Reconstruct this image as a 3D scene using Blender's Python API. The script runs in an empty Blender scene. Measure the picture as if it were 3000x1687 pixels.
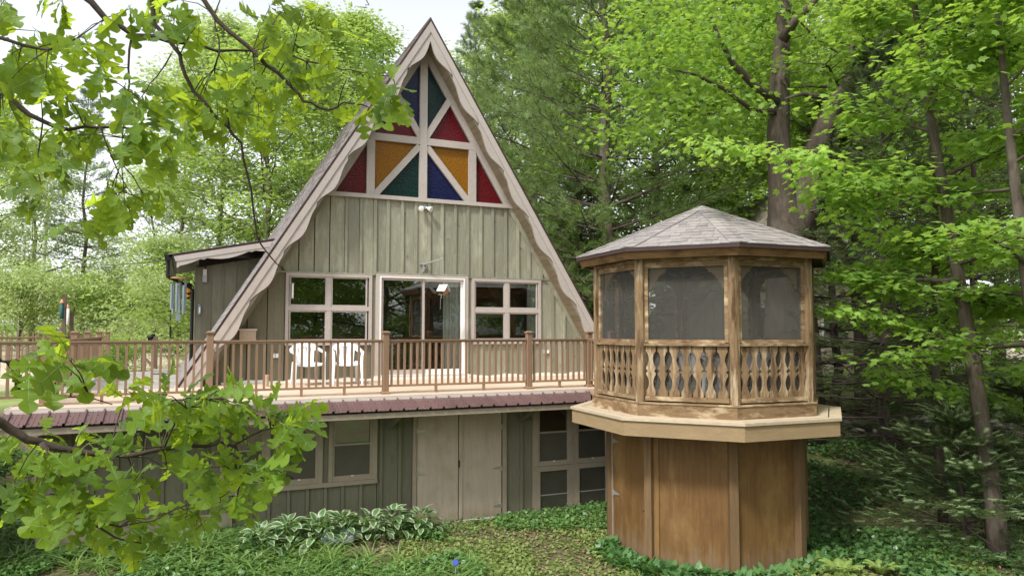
import bpy, math, random
import numpy as np
from mathutils import Vector, Matrix
from math import sin, cos, pi, radians, sqrt, atan, atan2, tan

scene = bpy.context.scene
COL = scene.collection
RNG = random.Random(7)
NP = np.random.default_rng(11)

# ------------------------------------------------------------------ camera
CAM = Vector((-4.559, -15.037, 0.94)); YAW = radians(23.979); PITCH = radians(3.391)
cam_d = bpy.data.cameras.new('camera'); cam = bpy.data.objects.new('camera', cam_d); COL.objects.link(cam)
cam.location = CAM; cam.rotation_euler = (pi/2 + PITCH, 0, -YAW)
cam_d.sensor_width = 36; cam_d.lens = 2135/3000*36; cam_d.clip_start = 0.05; cam_d.clip_end = 1500
scene.camera = cam

# ------------------------------------------------------------------ sky, sun, exposure
SUN_EL, SUN_AZ = radians(53), radians(238)      # azimuth of the sun, clockwise from +Y
world = bpy.data.worlds.new('World'); scene.world = world; world.use_nodes = True
wn, wl = world.node_tree.nodes, world.node_tree.links
wn.clear()
sky = wn.new('ShaderNodeTexSky'); sky.sky_type = 'NISHITA'; sky.sun_disc = False
sky.sun_elevation = SUN_EL; sky.sun_rotation = SUN_AZ; sky.air_density = 1.0; sky.dust_density = 1.5; sky.ozone_density = 1.0
hs = wn.new('ShaderNodeHueSaturation'); hs.inputs['Saturation'].default_value = 0.18
bg = wn.new('ShaderNodeBackground'); bg.inputs['Strength'].default_value = 0.15
wo = wn.new('ShaderNodeOutputWorld')
wl.new(sky.outputs[0], hs.inputs['Color']); wl.new(hs.outputs[0], bg.inputs['Color']); wl.new(bg.outputs[0], wo.inputs[0])
sun_d = bpy.data.lights.new('sun', 'SUN'); sun = bpy.data.objects.new('sun', sun_d); COL.objects.link(sun)
sun_d.energy = 2.0; sun_d.angle = radians(8); sun_d.color = (1.0, 0.965, 0.91)
sdir = Vector((sin(SUN_AZ)*cos(SUN_EL), cos(SUN_AZ)*cos(SUN_EL), sin(SUN_EL)))
sun.rotation_euler = sdir.to_track_quat('Z', 'Y').to_euler(); sun.location = (0, 0, 30)
vs = scene.view_settings
vs.view_transform = 'Standard'; vs.look = 'None'; vs.gamma = 1.0; vs.exposure = 1.04; vs.use_curve_mapping = False
scene.cycles.max_bounces = 6; scene.cycles.diffuse_bounces = 3; scene.cycles.glossy_bounces = 3
scene.cycles.transmission_bounces = 4; scene.cycles.transparent_max_bounces = 8
scene.cycles.caustics_reflective = False; scene.cycles.caustics_refractive = False
scene.cycles.use_denoising = True

# ------------------------------------------------------------------ helpers
def spot(px, d):
    """ground position at a bearing (as a fraction of the view) and a distance ahead"""
    u = (px-1500)/2135
    return (CAM.x + d*(sin(YAW)+cos(YAW)*u), CAM.y + d*(cos(YAW)-sin(YAW)*u))
def sp3(px, py, d):
    u = (px-1500)/2135; v = -(py-843.5)/2135
    fw = Vector((sin(YAW)*cos(PITCH), cos(YAW)*cos(PITCH), sin(PITCH))); rt = Vector((cos(YAW), -sin(YAW), 0)); up = rt.cross(fw)
    return CAM + d*(fw + rt*u + up*v)

W = {}                                   # world location of every object made here
def _par(o, parent, loc):
    loc = Vector(loc); W[o.name] = loc
    if parent is not None:
        o.parent = parent; o.location = loc - W[parent.name]
    else:
        o.location = loc
def tag(o, label=None, cat=None, group=None, kind=None):
    if label: o['label'] = label
    if cat: o['category'] = cat
    if group: o['group'] = group
    if kind: o['kind'] = kind
    return o
def thing(name, label, cat, loc=(0, 0, 0), group=None):
    o = bpy.data.objects.new(name, None); COL.objects.link(o); o.empty_display_size = .1
    _par(o, None, loc)
    return tag(o, label, cat, group)
def link_mesh(name, me, parent=None, loc=(0, 0, 0)):
    o = bpy.data.objects.new(name, me); COL.objects.link(o); _par(o, parent, loc); return o
def copy_tree(src, loc, rotz=0.0, scale=None):
    """a copy of a thing with copies of its parts and sub-parts (mesh data shared)"""
    c = src.copy(); COL.objects.link(c); c.location = loc; c.rotation_euler = (0, 0, rotz); W[c.name] = Vector(loc)
    if scale: c.scale = (scale, scale, scale) if not hasattr(scale, '__len__') else scale
    for k in ('label', 'group'):
        if k in c: del c[k]
    for ch in list(src.children):
        d = ch.copy(); COL.objects.link(d); d.parent = c
        for g in list(ch.children):
            e = g.copy(); COL.objects.link(e); e.parent = d
    return c

class MB:
    """collects polygons; build() makes ONE mesh object"""
    def __init__(s): s.v = []; s.f = []; s.m = []; s.mi = 0
    def add(s, vs_, fs):
        b = len(s.v); s.v += [tuple(p) for p in vs_]; s.f += [tuple(b+i for i in f) for f in fs]; s.m += [s.mi]*len(fs)
    def hexa(s, p):                      # 8 corners: bottom ring 0-3, top ring 4-7
        s.add(p, [(3, 2, 1, 0), (4, 5, 6, 7), (0, 1, 5, 4), (1, 2, 6, 5), (2, 3, 7, 6), (3, 0, 4, 7)])
    def box(s, x0, x1, y0, y1, z0, z1, T=None):
        p = [(x0, y0, z0), (x1, y0, z0), (x1, y1, z0), (x0, y1, z0), (x0, y0, z1), (x1, y0, z1), (x1, y1, z1), (x0, y1, z1)]
        if T: p = [T(*q) for q in p]
        s.hexa(p)
    def prism(s, poly, w0, w1, fn):      # poly in (u,v), fn(u,v,w) -> xyz
        n = len(poly)
        p = [fn(u, v, w0) for u, v in poly] + [fn(u, v, w1) for u, v in poly]
        s.add(p, [tuple(range(n))[::-1], tuple(range(n, 2*n))] + [(i, (i+1) % n, n+(i+1) % n, n+i) for i in range(n)])
    def strip(s, A, B, w0, w1, fn):      # band between two polylines A and B in (u,v), thickness w0..w1
        n = len(A); P = []
        for w in (w0, w1): P += [fn(u, v, w) for u, v in A] + [fn(u, v, w) for u, v in B]
        F = []
        for i in range(n-1):
            F += [(i, i+1, n+i+1, n+i), (2*n+i+1, 2*n+i, 3*n+i, 3*n+i+1), (i+1, i, 2*n+i, 2*n+i+1), (n+i, n+i+1, 3*n+i+1, 3*n+i)]
        F += [(0, n, 3*n, 2*n), (n-1, 3*n-1, 4*n-1, 2*n-1)]
        s.add(P, F)
    def tube(s, pts, rad, n=6, cap=True):
        pts = [Vector(p) for p in pts]; k = len(pts)
        if not hasattr(rad, '__len__'): rad = [rad]*k
        P = []; ref = None
        for i in range(k):
            d = (pts[min(i+1, k-1)]-pts[max(i-1, 0)])
            d = d.normalized() if d.length > 1e-9 else Vector((0, 0, 1))
            if ref is None: ref = Vector((1, 0, 0)) if abs(d.x) < .8 else Vector((0, 1, 0))
            a = (ref - d*ref.dot(d)).normalized(); b = d.cross(a); ref = a
            for j in range(n):
                t = 2*pi*j/n; P.append(pts[i] + (a*cos(t)+b*sin(t))*rad[i])
        F = [(i*n+j, i*n+(j+1) % n, (i+1)*n+(j+1) % n, (i+1)*n+j) for i in range(k-1) for j in range(n)]
        if cap: F += [tuple(range(n))[::-1], tuple((k-1)*n+j for j in range(n))]
        s.add(P, F)
    def lathe(s, prof, n=12, c=(0, 0, 0)):    # prof: (r,z)
        P = [(c[0]+r*cos(2*pi*j/n), c[1]+r*sin(2*pi*j/n), c[2]+z) for r, z in prof for j in range(n)]
        k = len(prof)
        F = [(i*n+j, i*n+(j+1) % n, (i+1)*n+(j+1) % n, (i+1)*n+j) for i in range(k-1) for j in range(n)]
        F += [tuple(range(n))[::-1], tuple((k-1)*n+j for j in range(n))]
        s.add(P, F)
    def build(s, name, mat=None, parent=None, smooth=False, origin=None, bevel=0.0):
        o0 = Vector(origin) if origin is not None else None
        if o0 is None:
            a = np.array(s.v); o0 = Vector(((a.min(0)+a.max(0))/2).tolist())
        me = bpy.data.meshes.new(name)
        me.from_pydata([(p[0]-o0.x, p[1]-o0.y, p[2]-o0.z) for p in s.v], [], s.f)
        mats = mat if isinstance(mat, (list, tuple)) else [mat]
        for m_ in mats:
            if m_: me.materials.append(m_)
        if len(mats) > 1: me.polygons.foreach_set('material_index', s.m)
        if smooth: me.polygons.foreach_set('use_smooth', [True]*len(me.polygons))
        me.update()
        o = link_mesh(name, me, parent, o0)
        if bevel:
            bv = o.modifiers.new('bevel', 'BEVEL'); bv.width = bevel; bv.segments = 1; bv.limit_method = 'ANGLE'
        return o
def bx(name, mat, parent, x0, x1, y0, y1, z0, z1, bevel=0.0):
    b = MB(); b.box(x0, x1, y0, y1, z0, z1); return b.build(name, mat, parent, bevel=bevel)

def clip(poly, a, b, c):
    """keep the part of a convex polygon where a*u+b*v <= c"""
    out = []; n = len(poly)
    for i in range(n):
        p, q = poly[i], poly[(i+1) % n]
        dp, dq = a*p[0]+b*p[1]-c, a*q[0]+b*q[1]-c
        if dp <= 0: out.append(p)
        if dp*dq < 0:
            t = dp/(dp-dq); out.append((p[0]+t*(q[0]-p[0]), p[1]+t*(q[1]-p[1])))
    return out

# fast mesh from arrays: N copies of a template (all faces with the same corner count)
def np_mesh(name, V, F, mat, smooth=False):
    me = bpy.data.meshes.new(name)
    V = np.ascontiguousarray(V, dtype=np.float32); F = np.ascontiguousarray(F, dtype=np.int32)
    nf, k = F.shape
    me.vertices.add(len(V)); me.vertices.foreach_set('co', V.ravel())
    me.loops.add(nf*k); me.loops.foreach_set('vertex_index', F.ravel())
    me.polygons.add(nf); me.polygons.foreach_set('loop_start', np.arange(0, nf*k, k, dtype=np.int32))
    try: me.polygons.foreach_set('loop_total', np.full(nf, k, dtype=np.int32))
    except Exception: pass
    if smooth: me.polygons.foreach_set('use_smooth', np.ones(nf, dtype=bool))
    if mat: me.materials.append(mat)
    me.update(calc_edges=True)
    return me
def frames(D, U):
    """orthonormal frames: y axis along D, z axis near U"""
    D = D/np.linalg.norm(D, axis=1, keepdims=True)
    X = np.cross(D, U); X /= np.linalg.norm(X, axis=1, keepdims=True)+1e-9
    Z = np.cross(X, D)
    return X, D, Z
def scatter(tv, tf, P, D, U, S):
    """place template (tv verts, tf faces) at P, y axis along D, up U, size S (scalar or Nx3)"""
    X, Y, Z = frames(D, U)
    S = np.asarray(S, float)
    if S.ndim == 1: S = np.stack([S, S, S], 1)
    tv = np.asarray(tv, float)
    V = (P[:, None, :] + tv[None, :, 0:1]*(X*S[:, 0:1])[:, None, :] + tv[None, :, 1:2]*(Y*S[:, 1:2])[:, None, :]
         + tv[None, :, 2:3]*(Z*S[:, 2:3])[:, None, :])
    n = len(P); k = len(tv)
    F = (np.asarray(tf)[None] + (np.arange(n)*k)[:, None, None]).reshape(-1, np.asarray(tf).shape[1])
    return V.reshape(-1, 3), F

# ------------------------------------------------------------------ materials
class NT:
    def __init__(s, name):
        s.m = bpy.data.materials.new(name); s.m.use_nodes = True; s.t = s.m.node_tree; s.t.nodes.clear()
    def n(s, kind, **kw):
        x = s.t.nodes.new(kind)
        for k, v in kw.items():
            if k.startswith('_'): setattr(x, k[1:], v)
            else: x.inputs[k.replace('__', ' ')].default_value = v
        return x
    def l(s, a, b): s.t.links.new(a, b)
    def mix(s, fac, a, b, blend='MIX'):
        x = s.n('ShaderNodeMix', _data_type='RGBA', _blend_type=blend)
        for i, v in ((0, fac), (6, a), (7, b)):
            if isinstance(v, (int, float)): x.inputs[i].default_value = v
            elif isinstance(v, tuple): x.inputs[i].default_value = (*v[:3], 1)
            else: s.l(v, x.inputs[i])
        return x.outputs[2]
    def math(s, op, a, b=None, c=None):
        x = s.n('ShaderNodeMath', _operation=op)
        for i, v in enumerate((a, b, c)):
            if v is None: continue
            if isinstance(v, (int, float)): x.inputs[i].default_value = v
            else: s.l(v, x.inputs[i])
        return x.outputs[0]
    def noise(s, vec, scale, detail=3.0, rough=.55):
        x = s.n('ShaderNodeTexNoise', Scale=scale, Detail=detail, Roughness=rough); s.l(vec, x.inputs['Vector']); return x.outputs['Fac']
    def ramp(s, fac, lo, hi):
        x = s.n('ShaderNodeMapRange'); x.inputs[1].default_value = lo; x.inputs[2].default_value = hi; s.l(fac, x.inputs[0]); return x.outputs[0]
    def out(s, sh):
        o = s.n('ShaderNodeOutputMaterial'); s.l(sh, o.inputs[0]); return s.m
def sc(c, k): return tuple(min(1, x*k) for x in c)

def surf(name, col, rough=.75, var=.22, scale=6, stretch=(1, 1, 1), fine=0, bump=.15, bscale=None, spec=.25, metal=0,
         stains=(), rnd=.10, island=False, coat=0, foot=None):
    """procedural surface: two scales of grain, per-piece brightness, stains with a shape of their own"""
    t = NT(name)
    tc = t.n('ShaderNodeTexCoord'); oi = t.n('ShaderNodeObjectInfo')
    geo = t.n('ShaderNodeNewGeometry')
    rsrc = geo.outputs['Random Per Island'] if island else oi.outputs['Random']
    off = t.n('ShaderNodeVectorMath', _operation='ADD'); t.l(tc.outputs['Object'], off.inputs[0])
    cm = t.n('ShaderNodeCombineXYZ')
    for i in range(3): t.l(t.math('MULTIPLY', rsrc, 17.0+9*i), cm.inputs[i])
    t.l(cm.outputs[0], off.inputs[1])
    mp = t.n('ShaderNodeMapping'); mp.inputs['Scale'].default_value = stretch; t.l(off.outputs[0], mp.inputs['Vector'])
    v = mp.outputs[0]
    n1 = t.noise(v, scale, 4.0, .6)
    c = t.mix(t.ramp(n1, .28, .72), sc(col, 1-var), sc(col, 1+var))
    if fine:
        n2 = t.noise(v, fine, 2.0, .6)
        c = t.mix(t.ramp(n2, .35, .7), c, sc(col, 1-var*1.5))
        c = t.mix(.5, c, t.mix(t.ramp(n1, .28, .72), sc(col, 1-var), sc(col, 1+var)))
    for (scol, sscale, lo, hi, sst, amt) in stains:
        m2 = t.n('ShaderNodeMapping'); m2.inputs['Scale'].default_value = sst; t.l(off.outputs[0], m2.inputs['Vector'])
        nn = t.noise(m2.outputs[0], sscale, 5.0, .65)
        c = t.mix(t.math('MULTIPLY', t.ramp(nn, lo, hi), amt), c, scol)
    if foot:                                    # soil splash and bleaching at the foot of a panel, ragged upper edge
        sz_ = t.n('ShaderNodeSeparateXYZ'); t.l(tc.outputs['Object'], sz_.inputs[0])
        zz = t.math('ADD', sz_.outputs[2], t.math('MULTIPLY', t.math('SUBTRACT', t.noise(v, 1.6, 4.0, .65), .5), .9))
        c = t.mix(t.math('MULTIPLY', t.ramp(zz, foot[1], foot[2]), foot[3]), c, foot[0])
    if rnd:
        br = t.math('ADD', t.math('MULTIPLY', rsrc, 2*rnd), 1-rnd)
        cb = t.n('ShaderNodeCombineColor')
        for i in range(3): t.l(br, cb.inputs[i])
        c = t.mix(1.0, c, cb.outputs[0], 'MULTIPLY')
    b = t.n('ShaderNodeBsdfPrincipled', Roughness=rough, Metallic=metal)
    b.inputs['Specular IOR Level'].default_value = spec
    if coat: b.inputs['Coat Weight'].default_value = coat
    t.l(c, b.inputs['Base Color'])
    if bump:
        bp = t.n('ShaderNodeBump', Strength=bump, Distance=.01); t.l(t.noise(v, bscale or scale*3, 4.0, .6), bp.inputs['Height']); t.l(bp.outputs[0], b.inputs['Normal'])
    return t.out(b.outputs[0])

def leafmat(name, c1, c2, trans, tw=.42, gloss=.35, spec=.3, tv=(.75, 1.2)):
    """leaf: diffuse + light let through; hue varies leaf by leaf"""
    t = NT(name)
    geo = t.n('ShaderNodeNewGeometry'); oi = t.n('ShaderNodeObjectInfo')
    r = t.math('FRACT', t.math('ADD', geo.outputs['Random Per Island'], t.math('MULTIPLY', oi.outputs['Random'], 7.3)))
    tc = t.n('ShaderNodeTexCoord')
    big = t.noise(tc.outputs['Object'], .9, 2.0)
    f = t.math('ADD', t.math('MULTIPLY', r, .6), t.math('MULTIPLY', t.ramp(big, .3, .7), .4))
    c = t.mix(f, c1, c2)
    tr = t.mix(f, sc(trans, tv[0]), sc(trans, tv[1]))
    p = t.n('ShaderNodeBsdfPrincipled', Roughness=gloss+.15); p.inputs['Specular IOR Level'].default_value = spec
    t.l(c, p.inputs['Base Color'])
    q = t.n('ShaderNodeBsdfTranslucent'); t.l(tr, q.inputs['Color'])
    ms = t.n('ShaderNodeMixShader', Fac=tw); t.l(p.outputs[0], ms.inputs[1]); t.l(q.outputs[0], ms.inputs[2])
    return t.out(ms.outputs[0])

def glassmat(name, tint, rough=.02, ref=.5):
    """window pane: thin, mostly clear, mirrors what stands opposite"""
    t = NT(name)
    tr = t.n('ShaderNodeBsdfTransparent'); tr.inputs[0].default_value = (*tint, 1)
    gl = t.n('ShaderNodeBsdfGlossy', Roughness=rough); gl.inputs[0].default_value = (.9, .95, .92, 1)
    lw = t.n('ShaderNodeFresnel', IOR=1.5)
    fac = t.math('ADD', t.math('MULTIPLY', lw.outputs[0], 1.0), ref)
    ms = t.n('ShaderNodeMixShader'); t.l(fac, ms.inputs[0]); t.l(tr.outputs[0], ms.inputs[1]); t.l(gl.outputs[0], ms.inputs[2])
    tc = t.n('ShaderNodeTexCoord'); bp = t.n('ShaderNodeBump', Strength=.03, Distance=.01)
    t.l(t.noise(tc.outputs['Object'], 3.0, 1.0), bp.inputs['Height']); t.l(bp.outputs[0], gl.inputs['Normal'])
    return t.out(ms.outputs[0])
def screenmat(name, col, cover):
    t = NT(name)
    tr = t.n('ShaderNodeBsdfTransparent'); df = t.n('ShaderNodeBsdfDiffuse'); df.inputs[0].default_value = (*col, 1)
    ms = t.n('ShaderNodeMixShader', Fac=cover); t.l(tr.outputs[0], ms.inputs[1]); t.l(df.outputs[0], ms.inputs[2])
    return t.out(ms.outputs[0])
def stained(name, col):
    """hammered coloured glass seen from the lit side"""
    t = NT(name); tc = t.n('ShaderNodeTexCoord')
    b = t.n('ShaderNodeBsdfPrincipled', Roughness=.22); b.inputs['Specular IOR Level'].default_value = .25
    n1 = t.noise(tc.outputs['Object'], 30, 2.0)
    t.l(t.mix(n1, sc(col, .7), sc(col, 1.25)), b.inputs['Base Color'])
    vo = t.n('ShaderNodeTexVoronoi', Scale=38.0, _feature='SMOOTH_F1'); t.l(tc.outputs['Object'], vo.inputs['Vector'])
    bp = t.n('ShaderNodeBump', Strength=.55, Distance=.012); t.l(vo.outputs['Distance'], bp.inputs['Height']); t.l(bp.outputs[0], b.inputs['Normal'])
    return t.out(b.outputs[0])

V1 = (7, 7, .55)      # vertical grain
M = {}
M['siding'] = surf('siding', (.275, .27, .20), .85, .14, 3.0, V1, fine=14, bump=.3, rnd=.16,
    stains=[((.42, .415, .325), 2.2, .50, .72, (2.6, 2.6, .8), .7), ((.14, .138, .10), 3.5, .60, .76, (2.0, 2.0, .9), .5), ((.06, .06, .045), 9, .64, .72, (1, 1, .7), .6)])
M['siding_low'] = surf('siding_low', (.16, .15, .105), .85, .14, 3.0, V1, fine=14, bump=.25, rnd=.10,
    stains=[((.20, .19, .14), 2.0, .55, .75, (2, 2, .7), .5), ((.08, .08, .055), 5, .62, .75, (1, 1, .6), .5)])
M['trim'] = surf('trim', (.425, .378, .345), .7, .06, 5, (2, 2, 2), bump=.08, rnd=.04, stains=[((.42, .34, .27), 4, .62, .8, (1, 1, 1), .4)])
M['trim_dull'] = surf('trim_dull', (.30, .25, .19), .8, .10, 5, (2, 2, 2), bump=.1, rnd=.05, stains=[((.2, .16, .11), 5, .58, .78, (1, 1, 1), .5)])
M['drip'] = surf('drip', (.055, .032, .03), .45, .1, 8, bump=0, rnd=0)
M['white'] = surf('white', (.78, .77, .74), .4, .03, 5, bump=0, rnd=.02)
M['plastic'] = surf('plastic', (.80, .81, .82), .35, .02, 5, bump=0, rnd=.02, spec=.45)
M['shingle'] = surf('shingle', (.235, .215, .205), .95, .22, 30, bump=.4, bscale=160, rnd=.16, island=True)
M['gshingle'] = surf('gshingle', (.255, .232, .222), .95, .16, 12, bump=.35, bscale=160, rnd=.14, stains=[((.22, .19, .18), 30, .55, .75, (1, 1, 1), .35)])
M['soffit'] = surf('soffit', (.26, .22, .15), .85, .12, 5, (8, .8, 8), bump=.1, rnd=.10)
M['deck'] = surf('deck', (.58, .44, .325), .8, .07, 1.2, bump=.1, bscale=40, rnd=0, stains=[((.42, .27, .17), 2.5, .64, .74, (1, 2.5, 1), .5), ((.74, .62, .5), 1.1, .5, .8, (1, 1, 1), .5)])
M['flash'] = surf('flash', (.56, .50, .45), .6, .08, 4, bump=.05, rnd=.05)
M['rail'] = surf('rail', (.25, .162, .102), .55, .07, 6, (3, 3, .6), bump=.05, rnd=.07)
M['awning'] = surf('awning', (.115, .066, .063), .36, .10, 2, (1, 1, 1), bump=.02, rnd=.12, spec=.5, stains=[((.21, .14, .135), 5, .56, .76, (1, .6, 1), .3)])
M['greyplank'] = surf('greyplank', (.38, .36, .33), .9, .18, 4, (.5, 8, 8), fine=14, bump=.3, rnd=.12)
M['concrete'] = surf('concrete', (.27, .24, .18), .95, .2, 3, bump=.5, rnd=.05, stains=[((.14, .12, .08), 2, .5, .7, (1, 1, 1), .6)])
M['plydoor'] = surf('plydoor', (.45, .375, .295), .8, .10, 3, (5, 5, .4), fine=18, bump=.1, foot=((.19, .135, .08), -.70, -1.05, .6), rnd=.04, stains=[((.14, .09, .055), 14, .70, .76, (1, 1, 1), .7), ((.25, .19, .12), 2, .5, .7, (1, 1, 1), .4)])
GW = (.235, .155, .082)
M['gwood'] = surf('gwood', GW, .85, .25, 3, (9, 9, .8), fine=16, bump=.4, rnd=.12,
    stains=[((.06, .032, .015), 2.6, .50, .64, (4, 4, .7), .9), ((.50, .40, .26), 2.2, .52, .66, (4, 4, .6), .8), ((.05, .03, .015), 16, .62, .70, (1, 1, .8), .6)])
M['gwood_h'] = surf('gwood_h', GW, .85, .25, 3, (1.2, 1.2, 9), fine=16, bump=.4, rnd=.10,
    stains=[((.10, .05, .02), 2.6, .52, .68, (1.5, 1.5, 4), .85), ((.54, .43, .27), 2.4, .50, .66, (1.5, 1.5, 4), .75), ((.06, .03, .015), 18, .62, .70, (1, 1, 1), .6)])
M['gwood_shade'] = surf('gwood_shade', (.20, .115, .05), .85, .25, 3, (1.2, 1.2, 9), fine=16, bump=.4, rnd=.12, stains=[((.06, .035, .015), 2.5, .5, .66, (1.5, 1.5, 3), .85)])  # browner gazebo wood, mostly eave shadow put into the colour
M['gtan'] = surf('gtan', (.30, .215, .118), .8, .12, 2.5, (1.5, 1.5, 5), fine=12, bump=.2, rnd=.06,
    stains=[((.30, .18, .08), 4, .63, .75, (1, 1, 1.3), .6)])
M['gtop'] = surf('gtop', (.45, .37, .26), .85, .12, 4, (3, 3, 3), bump=.3, rnd=.06, stains=[((.3, .22, .13), 6, .62, .76, (1, 1, 1), .5)])
M['gply'] = surf('gply', (.165, .088, .030), .65, .22, 3.5, (7, 7, .35), fine=22, bump=.2, foot=((.24, .19, .14), -.50, -1.0, .75), rnd=.06,
    stains=[((.28, .165, .065), 1.5, .46, .68, (1.3, 1.3, .6), .8), ((.11, .055, .02), 1.9, .52, .70, (1.5, 1.5, .7), .75), ((.34, .26, .17), 2.2, .62, .78, (3, 3, .4), .3)])
M['gpost'] = surf('gpost', (.17, .105, .052), .85, .2, 3, (9, 9, .7), fine=16, bump=.4, rnd=.1, stains=[((.12, .07, .035), 3, .55, .75, (2, 2, .7), .6)])
M['dark'] = surf('dark', (.035, .025, .02), .9, .1, 4, bump=0, rnd=0)
M['room'] = surf('room', (.075, .045, .03), .8, .2, 4, (6, 6, .5), bump=0, rnd=0)
M['black'] = surf('black', (.012, .011, .010), .5, .1, 4, bump=0, rnd=0)
M['steel'] = surf('steel', (.42, .41, .38), .45, .15, 9, bump=.05, rnd=.1, metal=.7)
M['grey'] = surf('grey', (.32, .32, .31), .6, .08, 9, bump=0, rnd=.05)
M['chime'] = surf('chime', (.21, .26, .28), .45, .08, 9, bump=0, rnd=.05, metal=.3)
M['curtain'] = surf('curtain', (.84, .87, .83), .9, .05, 3, (6, 6, .5), bump=.1, rnd=0)
M['amberlamp'] = surf('amberlamp', (.75, .33, .03), .3, .1, 9, bump=0, rnd=0)
M['feedergreen'] = surf('feedergreen', (.015, .07, .06), .5, .1, 9, bump=0, rnd=0)
M['copper'] = surf('copper', (.48, .25, .14), .5, .1, 9, bump=0, rnd=0, metal=.3)
M['oldwood'] = surf('oldwood', (.17, .125, .085), .9, .2, 3, (9, 9, .7), fine=14, bump=.4, rnd=.1)
M['pipe'] = surf('pipe', (.5, .38, .26), .7, .08, 5, bump=0, rnd=0)
M['bark'] = surf('bark', (.115, .092, .07), .95, .35, 6, (2.2, 2.2, .5), fine=18, bump=1.0, bscale=14, rnd=.12, stains=[((.20, .18, .15), 2, .52, .72, (1, 1, .6), .6)])
M['barkd'] = surf('barkd', (.06, .046, .036), .95, .3, 10, (1, 1, 1), bump=.6, rnd=.1)
M['barkpale'] = surf('barkpale', (.42, .41, .39), .9, .2, 4, (1, 1, 3), bump=.4, rnd=.1, stains=[((.08, .07, .06), 6, .6, .68, (1, 1, 3), .8)])
M['rock'] = surf('rock', (.36, .34, .31), .95, .25, 5, bump=.6, rnd=.2)
M['slate'] = surf('slate', (.30, .34, .35), .8, .12, 6, bump=.3, rnd=0)
M['blue'] = surf('blue', (.02, .05, .28), .2, .1, 4, bump=0, rnd=0, spec=.6)
M['glass'] = glassmat('glass', (.92, .95, .92), .008, .22)
M['frost'] = surf('frost', (.075, .07, .055), .25, .15, 2.5, bump=0, rnd=.1, spec=.5)
M['glass_dull'] = glassmat('glass_dull', (.7, .72, .68), .12, .04)
M['screen'] = screenmat('screen', (.12, .115, .105), .44)
M['screen_low'] = screenmat('screen_low', (.13, .125, .11), .58)
M['st_blue'] = stained('st_blue', (.007, .009, .05)); M['st_green'] = stained('st_green', (.005, .022, .020))
M['st_red'] = stained('st_red', (.10, .005, .009)); M['st_amber'] = stained('st_amber', (.22, .09, .004))
M['lf_oak'] = leafmat('lf_oak', (.03, .085, .010), (.18, .30, .03), (.56, .76, .045), .48, tv=(.35, 1.35))
M['lf_rib'] = leafmat('lf_rib', (.16, .25, .06), (.22, .32, .09), (.4, .55, .1), .35)
M['lf_maple'] = leafmat('lf_maple', (.20, .35, .06), (.34, .52, .11), (.50, .72, .09), .46)
M['lf_maple2'] = leafmat('lf_maple2', (.13, .25, .045), (.26, .41, .085), (.40, .60, .07), .46)
M['lf_fresh'] = leafmat('lf_fresh', (.15, .26, .055), (.29, .41, .12), (.46, .62, .12), .48)
M['lf_pale_haze'] = leafmat('lf_pale_haze', (.25, .34, .13), (.40, .50, .23), (.55, .67, .24), .48)  # light leaf green, with distant haze and washout put into the colour
M['lf_mid'] = leafmat('lf_mid', (.08, .165, .03), (.21, .33, .07), (.38, .57, .07), .46)
M['lf_dark'] = leafmat('lf_dark', (.022, .055, .018), (.05, .10, .03), (.06, .13, .02), .3)
M['lf_pine'] = leafmat('lf_pine', (.14, .225, .07), (.27, .37, .14), (.34, .47, .12), .40)
M['lf_pine_haze'] = leafmat('lf_pine_haze', (.20, .28, .17), (.30, .38, .26), (.3, .4, .2), .35)  # pine needles lightened: the haze over far pines is in the colour
M['lf_spruce'] = leafmat('lf_spruce', (.045, .075, .02), (.085, .12, .035), (.07, .11, .02), .25)
M['lf_sprucetip'] = leafmat('lf_sprucetip', (.24, .34, .15), (.36, .47, .24), (.28, .4, .12), .3)
M['lf_ground'] = leafmat('lf_ground', (.06, .155, .04), (.19, .34, .10), (.20, .38, .07), .35, .2, .5)
M['lf_ivy'] = leafmat('lf_ivy', (.045, .115, .035), (.13, .24, .07), (.13, .26, .05), .3, .2, .5)
M['lf_weed'] = leafmat('lf_weed', (.16, .24, .055), (.30, .36, .12), (.30, .40, .09), .35)
M['lf_grass'] = leafmat('lf_grass', (.14, .25, .06), (.28, .40, .12), (.3, .46, .09), .38)
M['lf_lily'] = leafmat('lf_lily', (.06, .16, .05), (.14, .28, .09), (.18, .36, .07), .38, .25, .5)
M['lf_fern'] = leafmat('lf_fern', (.22, .33, .07), (.31, .42, .12), (.33, .46, .1), .4)
M['lf_hosta'] = leafmat('lf_hosta', (.06, .15, .05), (.12, .23, .08), (.15, .30, .06), .3, .25, .5)
M['lf_cream'] = leafmat('lf_cream', (.34, .41, .24), (.48, .53, .35), (.42, .5, .24), .3, .3, .4)
M['litter'] = surf('litter', (.27, .195, .125), .9, .3, 8, bump=0, rnd=.35, island=True)
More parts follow.
